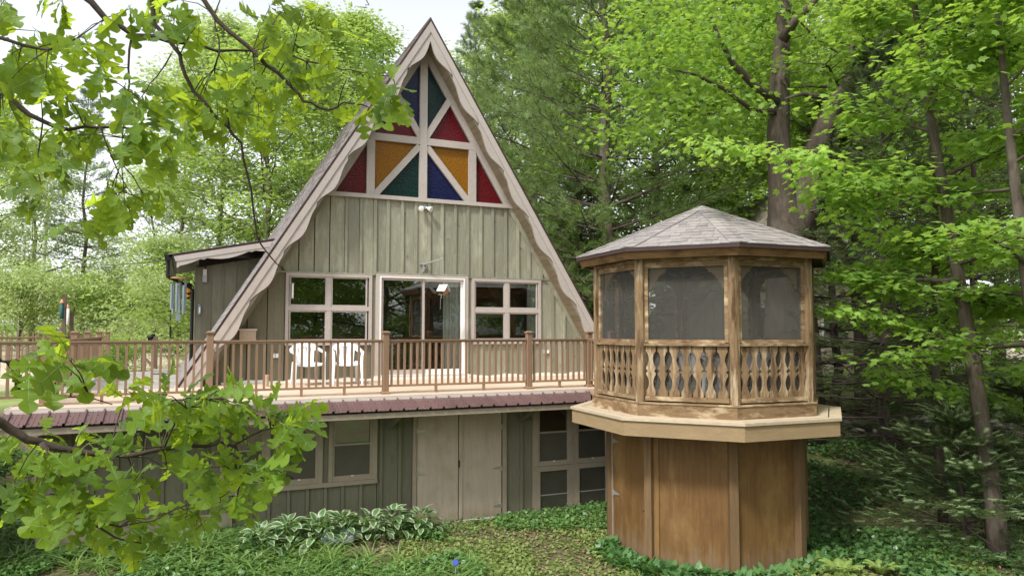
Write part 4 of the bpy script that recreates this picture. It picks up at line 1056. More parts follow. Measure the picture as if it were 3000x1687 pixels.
def grow_broad(seed, H, R, h0=.25, tr=.18, n1=36, n2=6, ncl=4, nl=20, leaf=.15, flat=.5, spread=.34, tmpl='rh', trunk=None, el0=.15, el1=.95, top=.97, azr=None, tilt=.45, lowL=1.0):
    rng = np.random.default_rng(seed); wood = MB()
    if trunk is None:
        tp = [np.array([0, 0, -.4])] + [np.array([rng.normal()*.015*H*q, rng.normal()*.015*H*q, H*q*top]) for q in np.linspace(.08, 1, 9)]
    else: tp = [np.array(q, float) for q in trunk]
    k = len(tp); wood.tube(tp, [tr*1.5]+[tr*(1-.93*(i/(k-1)))+.012 for i in range(1, k)], 9)
    P, D, U, S = [], [], [], []
    for i in range(n1):
        t = h0+(1-h0)*((i+rng.uniform(0, 1))/n1); q = (t-h0)/(1-h0)
        base = at_len(tp, t); az = (i*2.399+rng.uniform(-.5, .5)) if azr is None else rng.uniform(*azr)
        prof = (sin(pi*min(1, .20+.80*q))**.75)*(lowL+(1-lowL)*q)
        L = max(.5, R*prof*rng.uniform(.75, 1.15)); el = el0+(el1-el0)*q+rng.uniform(-.15, .15)
        d = (cos(az)*cos(el), sin(az)*cos(el), sin(el)); lp_ = limb(base, d, L, 6, rng, .11, .02)
        r0 = max(.012, tr*(1-q)*.42); wood.tube(lp_, [r0*(1-.85*j/6) for j in range(7)], 5, False)
        ends = []
        for j in range(n2):
            s_ = .30+.70*(j+rng.uniform(0, 1))/n2; b0 = at_len(lp_, min(.98, s_)); sg = -1 if j % 2 else 1
            a2 = az+sg*rng.uniform(.5, 1.1); e2 = el*.5+rng.uniform(-.15, .25); L2 = L*.48*(1.15-.6*s_)+.15
            d2 = (cos(a2)*cos(e2), sin(a2)*cos(e2), sin(e2)); sp_ = limb(b0, d2, L2, 3, rng, .16, -.02)
            wood.tube(sp_, [r0*.32, r0*.25, r0*.15, .004], 4, False)
            for c in range(ncl): ends.append(at_len(sp_, .35+.65*(c+rng.uniform(0, 1))/ncl))
        ends.append(lp_[-1])
        for c in ends:
            n = int(nl*rng.uniform(.6, 1.3)); off = vrand(rng, n, flat)*spread*rng.uniform(.6, 1.15)
            P.append(c+off); dd = off*np.array([1, 1, .4])+vrand(rng, n, .4)*.18+np.array([0, 0, -.10]); D.append(dd)
            U.append(np.array([0, 0, 1.0])+vrand(rng, n)*tilt); S.append(leaf*rng.uniform(.7, 1.2, n))
    P, D, U, S = map(np.concatenate, (P, D, U, S))
    tv, tf = (RH_V, RH_F) if tmpl == 'rh' else (ST_V, ST_F)
    V, F = scatter(tv, tf, P, D, U, S)
    return wood, (V, F)

def grow_pine(seed, H, Lm, h0=.12, tr=.17, nw=17, nb=6, leaf=.15, tufts=7, up=.10, el=.12, dead=.0, tmpl=None, taper=.75, n2=9, fz=1.0):
    rng = np.random.default_rng(seed); wood = MB()
    tp = [np.array([0, 0, -.4])]+[np.array([rng.normal()*.006*H, rng.normal()*.006*H, H*q]) for q in np.linspace(.08, 1, 9)]
    wood.tube(tp, [tr*1.35]+[tr*(1-.95*i/9)+.01 for i in range(1, 10)], 9)
    P, D = [], []
    for w in range(nw):
        q = w/(nw-1); t = h0+(1-h0)*q*.985; base = at_len(tp, t)
        for j in range(nb):
            az = 2*pi*j/nb+w*1.1+rng.uniform(-.35, .35); L = (Lm*(1-q)**taper+.25)*rng.uniform(.65, 1.1)
            e = el+.75*q**1.5+rng.uniform(-.12, .12); d = (cos(az)*cos(e), sin(az)*cos(e), sin(e)); lp_ = limb(base, d, L, 6, rng, .07, up/3)
            r0 = max(.010, tr*.20*(1-q)+.006); wood.tube(lp_, [r0*(1-.85*i/6) for i in range(7)], 5, False)
            if rng.uniform() < dead*(1-q*2.2): continue
            for m_ in range(n2):
                s_ = .28+.72*(m_+rng.uniform(0, 1))/n2; b0 = at_len(lp_, min(.98, s_)); sg = -1 if m_ % 2 else 1
                a2 = az+sg*rng.uniform(.45, .95); e2 = e*.6+rng.uniform(-.05, .25)*fz; L2 = L*.40*(1.2-.8*s_)+.16
                sp_ = limb(b0, (cos(a2)*cos(e2), sin(a2)*cos(e2), sin(e2)), L2, 3, rng, .10, .04)
                wood.tube(sp_, [r0*.28, r0*.2, r0*.15, .003], 3, False)
                for c in range(tufts):
                    qq = .18+.82*(c+.8)/tufts; p_ = at_len(sp_, min(.99, qq)); P.append(p_+rng.normal(size=3)*.03)
                    dv = np.array(sp_[-1]-sp_[0]); dv = dv/np.linalg.norm(dv)+rng.normal(size=3)*.40*np.array([1, 1, fz])+np.array([0, 0, .30*fz]); D.append(dv)
            for c in range(4): P.append(at_len(lp_, .80+.19*c/3)); D.append(lp_[-1]-lp_[-2]+rng.normal(size=3)*.1)
    P, D = np.array(P), np.array(D); U = rng.normal(size=P.shape) if fz > .5 else np.array([0, 0, 1.0])+.2*rng.normal(size=P.shape); S = leaf*rng.uniform(.75, 1.2, len(P))
    tv, tf = tmpl or (TU_V, TU_F); V, F = scatter(tv, tf, P, D, U, S)
    return wood, (V, F), (P, D, S)

def plant_tree(name, grown, bark, leafm, label, loc, rotz=0, scale=1.0, group=None, cat='tree'):
    t = thing(name, label, cat, (0, 0, 0), group)
    w = grown[0].build('trunk', M[bark], t, smooth=True, origin=(0, 0, 0))
    link_mesh('crown', np_mesh('crown', *grown[1], M[leafm]), t)
    t.location = loc; t.rotation_euler = (0, 0, rotz); t.scale = (scale,)*3; W[t.name] = Vector(loc)
    return t
def onground(px, d, dz_=0.0): x, y = spot(px, d); return (x, y, gh(x, y)+dz_)
TREES = {}
def proto(key, name, grown, bark, leafm): TREES[key] = (name, grown, bark, leafm, [None])
def put(key, px, d, scale, rot, label, group=None, leafm=None, loc=None, sz=None):
    name, grown, bark, lm, first = TREES[key]; loc = loc or onground(px, d)
    if first[0] is None: first[0] = plant_tree(name, grown, bark, lm, label, loc, rot, scale, group); o = first[0]
    else:
        o = copy_tree(first[0], loc, rot, scale); tag(o, label, 'tree', group)
    if sz: o.scale = (scale*sz[0], scale*sz[0], scale*sz[1])
    if leafm:
        for ch in o.children:
            if ch.name.startswith('crown'): ch.material_slots[0].link = 'OBJECT'; ch.material_slots[0].material = M[leafm]
    return o

# tall forest trees
proto('A', 'broadleaf_tree', grow_broad(21, 15, 3.6, .22, .16, 42, 7, 4, 24, .18, .5, .40), 'bark', 'lf_fresh')
proto('B', 'broadleaf_tree', grow_broad(22, 11, 3.9, .14, .15, 40, 7, 4, 24, .17, .42, .40), 'bark', 'lf_fresh')
proto('C', 'broadleaf_tree', grow_broad(23, 17, 4.2, .38, .20, 36, 6, 4, 19, .17, .5, .42), 'bark', 'lf_mid')
proto('P', 'white_pine', grow_pine(31, 15, 3.6, .16, .20, 22, 7, .23, 8, dead=.22, n2=10), 'bark', 'lf_pine')
proto('Q', 'white_pine', grow_pine(32, 16, 2.5, .35, .15, 15, 5, .20, 6, dead=.2), 'bark', 'lf_pine')
G1 = 'trees across the driveway'; G2 = 'trees behind the cabin'; G3 = 'trees behind the gazebo'
for a in [
 ('A', -60, 33, .80, .3, 'pale green tree at the far left edge behind the oak leaves', G1, 'lf_pale_haze'),
 ('B', 95, 41, 1.05, 1.2, 'wide pale green tree behind the white utility pole', G1, 'lf_pale_haze'),
 ('Q', 240, 37, .85, .5, 'grey trunked pine with bare lower limbs beyond the feeder posts', G1, 'lf_pine_haze'),
 ('B', 450, 38, .85, 3.0, 'broad light green tree left of the lean-to roof', G1, 'lf_pale_haze'),
 ('Q', 530, 33, .82, 2.0, 'thin pine whose trunk rises above the lean-to roof', G1, 'lf_pine_haze'),
 ('A', 640, 31, .98, 4.1, 'light green tree over the lean-to, left of the gable', G2, 'lf_pale_haze'),
 ('B', 780, 27, 1.15, .9, 'bushy bright green tree low beside the left roof slope', G2, 'lf_fresh'),
 ('A', 900, 36, 1.14, 5.0, 'tall bright green tree between the oak branch and the gable', G2, 'lf_fresh'),
 ('A', 1060, 41, 1.27, 1.9, 'tall slender topped tree just left of the gable peak', G2, 'lf_fresh'),
 ('Q', 1395, 33, 1.02, 1.0, 'thin topped pine just right of the gable peak', G2, 'lf_pine_haze'),
 ('A', 1500, 40, 1.25, .4, 'pale green tree between the two pines right of the gable', G2, 'lf_pale_haze'),
 ('P', 1775, 22, 1.22, .7, 'large feathery white pine between the cabin and the gazebo', G2, None),
 ('P', 1570, 30, 1.3, 2.3, 'feathery white pine close behind the right roof slope', G2, None),
 ('A', 1700, 34, 1.35, 3.3, 'yellow green tree showing behind the white pines', G2, 'lf_fresh'),
 ('B', 1930, 28, 1.3, 1.4, 'dense green tree over the left half of the gazebo roof', G3, 'lf_mid'),
 ('C', 2090, 29, 1.02, 2.6, 'green tree spreading above the gazebo roof peak', G3, 'lf_mid'),
 ('C', 2010, 36, 1.2, .2, 'tall tree filling the gap left of the forked trunk', G3, 'lf_fresh'),
 ('A', 2230, 31, 1.2, 5.2, 'bright tree glimpsed behind the forked trunk', G3, 'lf_fresh'),
 ('C', 2470, 33, 1.1, 3.7, 'green tree right behind the forked trunk', G3, 'lf_mid'),
 ('A', 2620, 33, 1.25, 2.0, 'light tree far behind the straight dark trunk', G3, 'lf_fresh'),
 ('B', 2760, 24, 1.25, 4.4, 'dense green tree behind the leaning maple', G3, 'lf_mid'),
 ('C', 2920, 29, 1.1, 1.1, 'tall green tree behind the right edge maple', G3, 'lf_mid'),
 ('A', 3080, 24, 1.1, .6, 'green tree cut by the right edge of the view', G3, 'lf_fresh'),
 ('B', 2330, 40, 1.6, 3.9, 'far green tree behind the neighbour roof', G3, 'lf_mid'),
 ('B', 2580, 44, 1.7, .8, 'far green tree behind the white shed roof', G3, 'lf_mid'),
]: put(a[0], a[1], a[2], a[3], a[4], a[5], a[6], a[7])
# more trees behind the viewer: they stand in the window reflections
for i, (x, y, k, s_, lm) in enumerate(((-3, -30, 'C', 1.0, 'lf_fresh'), (3, -33, 'A', 1.05, 'lf_fresh'), (8, -29, 'B', 1.2, 'lf_fresh'), (13, -31, 'C', .95, 'lf_fresh'), (19, -27, 'B', 1.2, 'lf_fresh'), (0, -38, 'B', 1.5, 'lf_fresh'), (11, -40, 'A', 1.2, 'lf_fresh'), (-9, -33, 'A', 1.0, 'lf_fresh'), (24, -33, 'C', 1.1, 'lf_fresh'), (5.5, -25, 'B', 1.1, 'lf_fresh'), (-1, -26, 'B', 1.1, 'lf_fresh'), (6, -44, 'A', 1.5, 'lf_fresh'), (16, -40, 'A', 1.4, 'lf_fresh'), (-5, -44, 'A', 1.5, 'lf_fresh'))):
    put(k, 0, 0, s_, i*1.3, 'green tree opposite the cabin seen only in the window reflections', 'trees reflected in the windows', lm, loc=(x, y, -2.3))

# far wood that closes the view
def far_wood():
    rng = np.random.default_rng(5); P, D, U, S = [], [], [], []
    for i in range(420):
        px = rng.uniform(-500, 3500); d = rng.uniform(50, 78); x, y = spot(px, d); top_ = (6.5 if px < 1250 else 18)*rng.uniform(.6, 1.1)
        z = gh(x, y)+rng.uniform(0, top_); n = 70; off = vrand(rng, n, .6)*rng.uniform(.8, 1.6)
        P.append(np.array([x, y, z])+off); D.append(vrand(rng, n)); U.append(np.array([0, 0, 1.0])+vrand(rng, n)*.6); S.append(rng.uniform(.3, .6, n))
    V, F = scatter(RH_V, RH_F, *map(np.concatenate, (P, D, U, S)))
    tag(link_mesh('distant_wood', np_mesh('distant_wood', V, F, M['lf_fresh'])), 'far belt of woodland behind all the trees', 'woodland', kind='stuff')
far_wood()

# forked tree behind the gazebo
def forked():
    t = thing('forked_tree', 'massive dark tree forking into two trunks behind the gazebo roof', 'tree', onground(2310, 17.0)); d = 17.0
    bx_, by_, bz_ = W[t.name]
    w = MB()
    L1 = [sp3(2318, 980, d), sp3(2312, 820, d), sp3(2305, 690, d), sp3(2290, 560, d), sp3(2280, 400, d), sp3(2284, 240, d), sp3(2292, 120, d+.2), sp3(2300, -20, d+.3), sp3(2320, -260, d+.5)]
    w.tube([Vector((bx_, by_, bz_-.4))]+L1, [.85, .62, .52, .46, .30, .26, .23, .19, .16, .10], 12)
    tr_ = w.build('trunk', M['bark'], t, smooth=True)
    w = MB(); w.tube([sp3(2330, 720, d), sp3(2362, 600, d-.1), sp3(2388, 446, d-.2), sp3(2432, 330, d-.3), sp3(2490, 255, d-.3), sp3(2546, 182, d-.2), sp3(2617, 100, d), sp3(2699, 0, d+.3), sp3(2800, -150, d+.5)], [.42, .33, .27, .23, .20, .17, .14, .11, .06], 10); w.build('limb', M['bark'], t, smooth=True)
    for pts, r in (([(2292, 120), (2330, 60), (2390, 0), (2440, -80)], .13), ([(2275, 300), (2210, 250), (2150, 190), (2110, 120), (2080, 40)], .12), ([(2440, 320), (2400, 285), (2350, 275), (2300, 290)], .09), ([(2270, 330), (2200, 320), (2120, 260), (2040, 220), (1950, 200)], .07), ([(2400, 430), (2470, 400), (2560, 330), (2640, 320), (2700, 360)], .06), ([(2300, 640), (2390, 615), (2450, 605)], .04)):
        w = MB(); n = len(pts); w.tube([sp3(x, y, d-.2-.25*i) for i, (x, y) in enumerate(pts)], [r*(1-.75*i/(n-1)) for i in range(n)], 7); w.build('limb', M['bark'], t, smooth=True)
    rng = np.random.default_rng(8); P, D, U, S = [], [], [], []
    for i in range(250):
        px, py = rng.uniform(1880, 2700), rng.uniform(-120, 480)
        if rng.uniform() < .45: px, py = rng.uniform(1800, 2250), rng.uniform(0, 420)
        dd_ = rng.uniform(-2.0, 2.5)
        if dd_ < .5 and ((2180 < px < 2390 and py > 60) or abs(px-(2388+(446-py)*.62)) < 90): dd_ = rng.uniform(.6, 2.5)
        c = np.array(sp3(px, py, d+dd_)); n = 30; off = vrand(rng, n, .45)*rng.uniform(.25, .5)
        P.append(c+off); D.append(off+vrand(rng, n)*.15+np.array([0, 0, -.12])); U.append(np.array([0, 0, 1.0])+vrand(rng, n)*.5); S.append(.14*rng.uniform(.7, 1.2, n))
    V, F = scatter(ST_V, ST_F, *map(np.concatenate, (P, D, U, S)))
    link_mesh('crown', np_mesh('crown', V, F, M['lf_maple2']), t)
forked()
# straight trunk and leaning maples on the right
plant_tree('broadleaf_tree', grow_broad(41, 14, 2.8, .52, .17, 26, 6, 4, 14, .13, .4, .36, 'st'), 'bark', 'lf_mid', 'tree with a straight dark trunk right of the forked tree', onground(2520, 18), 0, 1.0, G3)
def maple(seed, base, label, H, R, lean, n1=26, nl=15, h0=.16, tr=.13, azr=None):
    trunk = [np.array([0, 0, -.4])]+[np.array([lean[0]*q+.05*sin(7*q), lean[1]*q, H*q]) for q in np.linspace(.08, 1, 10)]
    g = grow_broad(seed, H, R, h0, tr, n1, 7, 4, nl, .125, .16, .30, 'st', trunk, .0, .75, azr=azr, tilt=.30)
    return plant_tree('maple_tree', g, 'bark', 'lf_maple2', label, base, 0, 1.0, 'maples right of the gazebo')
maple(51, onground(2905, 11.2), 'leaning grey maple trunk with layered bright leaves at the right', 10.5, 1.5, (-1.35, .35), 16, h0=.35)
maple(52, onground(3075, 9.8), 'maple with bright leaf sprays reaching in from the right edge', 9, 1.5, (-.3, .4), 16, h0=.3)
def spray_maple():
    t = thing('maple_tree', 'slender maple holding out long bright leaf sprays right of the gazebo', 'tree', onground(2745, 12.6), 'maples right of the gazebo')
    bx_, by_, bz_ = W[t.name]; d = 12.6; rng = np.random.default_rng(90)
    w = MB(); w.tube([(bx_, by_, bz_-.3), sp3(2742, 1150, d), sp3(2735, 900, d), sp3(2745, 700, d), sp3(2730, 480, d), sp3(2742, 250, d), sp3(2750, 20, d), sp3(2755, -150, d)], [.085, .075, .065, .06, .05, .04, .03, .02], 8); w.build('trunk', M['bark'], t, smooth=True)
    P, D, U, S = [], [], [], []
    for pts, k in (([(2732, 560), (2600, 500), (2450, 470), (2300, 440), (2150, 420), (2030, 405)], 1.3), ([(2740, 760), (2640, 700), (2530, 640), (2430, 560), (2390, 490), (2380, 430)], 1.5),
                   ([(2735, 600), (2690, 520), (2600, 470), (2540, 480)], .8), ([(2745, 800), (2850, 740), (2800, 670), (2830, 610)], 1.0), ([(2750, 740), (2860, 700), (2950, 720), (3020, 760)], 1.2),
                   ([(2738, 930), (2680, 940), (2600, 930), (2500, 890), (2420, 900)], 1.0), ([(2738, 960), (2830, 900), (2930, 880), (3010, 900)], 1.4), ([(2740, 1090), (2650, 1110), (2570, 1060)], .7),
                   ([(2742, 1120), (2830, 1130), (2920, 1160), (3000, 1200)], 1.1), ([(2735, 420), (2830, 380), (2920, 400), (3010, 330)], 1.0), ([(2742, 250), (2850, 190), (2960, 150), (3040, 120)], 1.2),
                   ([(2738, 860), (2640, 850), (2560, 800), (2460, 790)], .9), ([(2740, 680), (2660, 760), (2580, 770)], .6)):
        L_ = [np.array(sp3(x, y, d-.35*i*(1 if k > .85 else .3))) for i, (x, y) in enumerate(pts)]
        b = MB(); n = len(L_); b.tube(L_, [.022*(1-.85*i/(n-1)) for i in range(n)], 5); b.build('limb', M['bark'], t, smooth=True)
        for q in np.arange(.15, 1.0, .034/k**.3):
            c = at_len(L_, q); m = int(17*k**.5*(1.15-.4*q)); off = vrand(rng, m, .22)*np.array([.27, .27, .30])*(.75+.4*(1-q)); off[:, 2] -= .25*np.hypot(off[:, 0], off[:, 1])
            P.append(c+off); D.append(off+vrand(rng, m, .3)*.10+np.array([0, 0, -.09])); U.append(np.array([0, 0, 1.0])+vrand(rng, m)*.33); S.append(.125*rng.uniform(.65, 1.2, m))
    V, F = scatter(ST_V, ST_F, *map(np.concatenate, (P, D, U, S)))
    link_mesh('crown', np_mesh('crown', V, F, M['lf_maple']), t)
spray_maple()
# conifers in the shade
def spruce(seed, base, label, H, Lm, tips=True, scale=1.0, dead=0.0):
    g = grow_pine(seed, H, Lm, .06, .05 if H < 5 else .12, (6 if H < 3 else int(H*2.2)+4), 7, .18, 6, up=.03, el=-.10, tmpl=(BR_V, BR_F), taper=.85, n2=8, dead=dead, fz=.12)
    t = thing('spruce_tree', label, 'tree', (0, 0, 0), 'spruces in the shade at the right')
    g[0].build('trunk', M['barkd'], t, smooth=True, origin=(0, 0, 0)); link_mesh('crown', np_mesh('crown', *g[1], M['lf_spruce']), t)
    if tips:
        P, D, S = g[2]; sel = np.random.default_rng(seed).uniform(size=len(P)) < .30; sel &= np.linalg.norm(P[:, :2], axis=1) > .62*Lm*np.clip(1-P[:, 2]/H, 0, 1)**.85
        V, F = scatter(BR_V, BR_F, P[sel]+D[sel]*.12+np.array([0, 0, .02]), D[sel], np.tile([0, 0, 1.0], (sel.sum(), 1)), S[sel]*.9)
        link_mesh('new_growth', np_mesh('new_growth', V, F, M['lf_sprucetip']), t)
    t.location = base; t.scale = (scale,)*3; W[t.name] = Vector(base)
spruce(61, onground(2800, 11.6), 'small spruce with pale new tips at the lower right', 1.9, 2.1)
spruce(62, onground(2990, 11.5), 'small spruce at the right edge below the maple', 2.4, 1.5)
spruce(63, onground(2590, 15.5), 'dark spruce with sparse limbs right of the gazebo', 9, 2.4, False, dead=.3)
spruce(64, onground(2860, 17.0), 'dark spruce behind the leaning maple trunk', 10, 2.6, False, dead=.2)
spruce(65, onground(2440, 17.5), 'dark spruce just behind the gazebo right post', 8, 2.2, False, dead=.3)
spruce(66, onground(1700, 26.0), 'dark spruce under the pines beside the cabin', 7, 2.3, False)

# shrubs
def shrub(seed, base, label, H, R, leafm, n=26, leaf=.10, name='shrub', group=None):
    g = grow_broad(seed, H, R, .06, .035, n, 5, 4, 16, leaf, .6, .22, el0=.35, el1=1.2)
    return plant_tree(name, g, 'barkd', leafm, label, base, 0, 1.0, group, 'shrub')
shrub(71, onground(500, 26), 'white flowering dogwood left of the lean-to', 4.2, 2.6, 'lf_pale_haze', 34, .12)
shrub(72, onground(60, 30), 'yellow green bushes at the far left beyond the driveway', 2.6, 3.2, 'lf_pale_haze', 30, .14, group='bushes along the driveway')
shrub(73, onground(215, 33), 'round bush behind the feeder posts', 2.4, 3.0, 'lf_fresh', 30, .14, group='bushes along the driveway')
shrub(74, onground(380, 36), 'low pale bush beyond the driveway left of the dogwood', 2.6, 3.6, 'lf_pale_haze', 30, .15, group='bushes along the driveway')
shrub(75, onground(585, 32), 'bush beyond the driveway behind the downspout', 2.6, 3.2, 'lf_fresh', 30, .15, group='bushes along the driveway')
shrub(76, onground(350, 21), 'small leafy bush behind the grey planks', .9, .7, 'lf_fresh', 16, .07)
x_, y_ = -7.9, -3.6; shrub(77, (x_, y_, gh(x_, y_)), 'dark glossy bush at the left end of the basement wall', 2.0, 1.0, 'lf_dark', 30, .09)
x_, y_ = -8.6, -1.6; shrub(78, (x_, y_, gh(x_, y_)), 'dark bush behind the deck corner at the left edge', 2.0, 1.1, 'lf_dark', 26, .09)
shrub(79, onground(2740, 19), 'green bush in front of the stone wall at the right', 2.2, 2.2, 'lf_mid', 26, .10)
shrub(80, onground(1680, 23.5), 'dark undergrowth beside the cabin under the pines', 2.0, 1.6, 'lf_dark', 24, .10)
# ------------------------------------------------------------------ neighbours seen through the trees
nb = thing('neighbour_cabin', 'beige gabled cabin behind the forked tree', 'house', onground(2330, 25.5))
nx_, ny_, nz_ = W[nb.name]
fwv = Vector((sin(YAW), cos(YAW), 0)); rtv = Vector((cos(YAW), -sin(YAW), 0))
NTf = lambda u, v, w: tuple(Vector((nx_, ny_, 0)) + rtv*u + fwv*w + Vector((0, 0, v)))
M['beige'] = surf('beige', (.42, .37, .29), .85, .1, 4, V1, bump=.1, rnd=.08); M['tanroof'] = surf('tanroof', (.34, .29, .25), .9, .15, 6, bump=.2, rnd=.1)
b = MB(); b.prism([(-4.4, -1.2), (4.4, -1.2), (4.4, .3), (0, 5.9), (-4.4, .3)], 0, 8, NTf); b.build('wall', M['beige'], nb)
for i in range(30):
    u = -4.3+i*.296; zt_ = 5.85-abs(u)*1.273; b = MB(); b.prism([(u-.02, -1.1), (u+.02, -1.1), (u+.02, zt_), (u-.02, zt_)], -.025, -.002, NTf); b.build('batten', M['beige'], nb)
for s in (-1, 1):
    poly = [(0, 6.0), (s*5.1, -.5), (s*5.1, -.3), (0, 6.25)]; b = MB(); b.prism(poly if s < 0 else poly[::-1], -.5, 8.4, NTf); rf = b.build('roof', M['tanroof'], nb)
    poly = [(0, 5.98), (s*5.1, -.52), (s*5.1, -.30), (0, 6.26)]; b = MB(); b.prism(poly if s < 0 else poly[::-1], -.56, -.502, NTf); b.build('fascia', M['white'] if s > 0 else M['tanroof'], rf)
for u in (-1.6, .9):
    b = MB(); b.prism([(u, .6), (u+.9, .6), (u+.9, 1.8), (u, 1.8)], -.03, -.005, NTf); wd = b.build('window', M['white'], nb)
    b = MB(); b.prism([(u+.07, .67), (u+.83, .67), (u+.83, 1.73), (u+.07, 1.73)], -.04, -.031, NTf); b.build('pane', M['glass_dull'], wd)
sd_ = thing('shed', 'small shed with a pale metal roof far right of the gazebo', 'shed', onground(2610, 26)); bx_, by_, bz_ = W[sd_.name]
b = MB(); b.box(bx_-1.4, bx_+1.4, by_, by_+2.4, bz_-.2, 2.75); b.build('wall', M['oldwood'], sd_)
b = MB(); b.hexa([(bx_-1.8, by_-.5, 3.0), (bx_+1.8, by_-.5, 2.6), (bx_+1.8, by_+2.8, 2.9), (bx_-1.8, by_+2.8, 3.3), (bx_-1.8, by_-.5, 3.06), (bx_+1.8, by_-.5, 2.66), (bx_+1.8, by_+2.8, 2.96), (bx_-1.8, by_+2.8, 3.36)]); b.build('roof', M['white'], sd_)
ga = thing('garage', 'low building with a reddish brown roof behind the white pine', 'building', onground(1740, 33)); bx_, by_, bz_ = W[ga.name]
M['redroof'] = surf('redroof', (.33, .22, .19), .9, .15, 6, bump=.2, rnd=.1)
b = MB(); b.box(bx_-3, bx_+3, by_, by_+4, bz_-.2, 3.2); b.build('wall', M['beige'], ga)
b = MB(); b.prism([(by_-.5, 3.1), (by_+2, 5.2), (by_+4.5, 3.1), (by_+4.5, 3.25), (by_+2, 5.4), (by_-.5, 3.25)], bx_-3.5, bx_+3.5, lambda u, v, w: (w, u, v)); b.build('roof', M['redroof'], ga)
sw = thing('stone_wall', 'low dry stone wall in the woods at the right', 'wall', onground(2700, 18))
rk = MB(); 
def rock_mesh(seed):
    r = np.random.default_rng(seed); n1, n2 = 6, 9; P = []
    for i in range(n1+1):
        th_ = pi*i/n1
        for j in range(n2):
            a = 2*pi*j/n2; k_ = 1+r.uniform(-.16, .16); P.append((k_*sin(th_)*cos(a), k_*sin(th_)*sin(a)*.8, k_*cos(th_)*.6))
    F = [(i*n2+j, (i+1)*n2+j, (i+1)*n2+(j+1) % n2, i*n2+(j+1) % n2) for i in range(n1) for j in range(n2)]
    b = MB(); b.add(P, F); o = b.build('stone', M['rock'], None, smooth=True, origin=(0, 0, 0)); me = o.data; bpy.data.objects.remove(o); return me
ROCKS = [rock_mesh(i) for i in range(4)]
for i in range(46):
    px = 2430+i*14+RNG.uniform(-6, 6); x, y = spot(px, 17.6+RNG.uniform(-.1, .1)+.003*(px-2400)); r_ = RNG.uniform(.11, .21)
    o = link_mesh('stone', RNG.choice(ROCKS), sw, (x, y, gh(x, y)+r_*.4+(.22 if i % 3 == 0 else 0))); o.scale = (r_*1.3, r_, r_); o.rotation_euler = (0, 0, RNG.uniform(0, 6))
for i in range(12):
    x, y = spot(40+RNG.uniform(0, 190), 11.6+RNG.uniform(-.35, .3)); r_ = RNG.uniform(.04, .09)
    o = link_mesh('rock', ROCKS[i % 4], None, (x, y, gh(x, y)+r_*.3)); o.scale = (r_*1.3, r_, r_); o.rotation_euler = (0, 0, RNG.uniform(0, 6)); tag(o, 'pale rock lying in the weeds at the lower left', 'rock', 'pale rocks at the lower left')

# ------------------------------------------------------------------ yard left of the cabin
up_ = thing('utility_pole', 'white painted pole among the trees at the far left', 'pole', onground(120, 40)); x, y, z = W[up_.name]
b = MB(); b.tube([(x, y, z-.3), (x+.02, y, z+4), (x+.12, y, z+7.5)], [.14, .12, .10], 10); b.build('shaft', M['white'], up_, smooth=True)
bi = thing('birch_snag', 'short pale birch trunk left of the white pole', 'tree trunk', onground(58, 38)); x, y, z = W[bi.name]
b = MB(); b.tube([(x, y, z-.3), (x+.05, y, z+1.5), (x+.02, y, z+3.2), (x+.1, y, z+6)], [.13, .12, .11, .06], 9); b.build('trunk', M['barkpale'], bi, smooth=True)
for i, (ya, xa, ye, xe_, lb) in enumerate(((797, -40, 800, 445, 'lower power line crossing behind the left trees'), (738, 110, 757, 505, 'upper power line running to the lean-to eave'))):
    pl = MB(); A, B_ = sp3(xa, ya, 34), sp3(xe_, ye, 30 if i == 0 else 19); pl.tube([A+(B_-A)*q-Vector((0, 0, .35*4*q*(1-q))) for q in np.linspace(0, 1, 12)], .011, 4)
    tag(pl.build('power_line', M['black']), lb, 'cable', 'power lines at the left')
def feeder_post(px, d, top_y, w, label, tube, tub_x, tz, tm, cone):
    x, y = spot(px, d); z = gh(x, y); t = thing('feeder_post', label, 'post', (x, y, z)); ztop = sp3(px, top_y, d).z
    bx('post', M['oldwood'], t, x-w, x+w, y-w, y+w, z-.2, ztop)
    if tube:
        xx, yy = spot(tub_x, d-.15); b = MB(); za, zb = sp3(0, tz[1], d).z, sp3(0, tz[0], d).z
        b.lathe([(.045, za), (.05, za+.02), (.05, zb), (.03, zb)], 10, (xx, yy, 0)); tb = b.build('feeder_tube', M[tm], t, smooth=True)
        if cone: b = MB(); b.lathe([(.06, zb), (.035, zb+.06), (.006, zb+.10)], 10, (xx, yy, 0)); b.build('cone', M['copper'], tb)
        b = MB(); b.tube([(xx, yy, zb+.08), (xx, yy, ztop-.05), (x, y, ztop-.04)], .006, 4); b.build('hanger', M['black'], t)
feeder_post(189, 19, 861, .045, 'weathered post with a dark green tube bird feeder beyond the deck', True, 181, (888, 934), 'feedergreen', True)
feeder_post(211, 20, 914, .045, 'weathered post with a white tube feeder beyond the deck', True, 198, (902, 952), 'white', True)
pf = thing('post_frame', 'two old wooden posts with a diagonal brace behind the railing', 'fence', onground(445, 19.5)); x, y, z = W[pf.name]
for (px, ty) in ((459, 985), (425, 1000)):
    xx, yy = spot(px, 19.5); bx('post', M['oldwood'], pf, xx-.055, xx+.055, yy-.055, yy+.055, gh(xx, yy)-.2, sp3(px, ty, 19.5).z)
b = MB(); b.tube([sp3(425, 1050, 19.4), sp3(470, 1096, 19.3)], .04, 4); b.build('brace', M['oldwood'], pf)
b = MB(); b.tube([sp3(432, 990, 19.5), sp3(455, 984, 19.6)], .07, 8); b.build('cap', M['black'], pf, smooth=True)

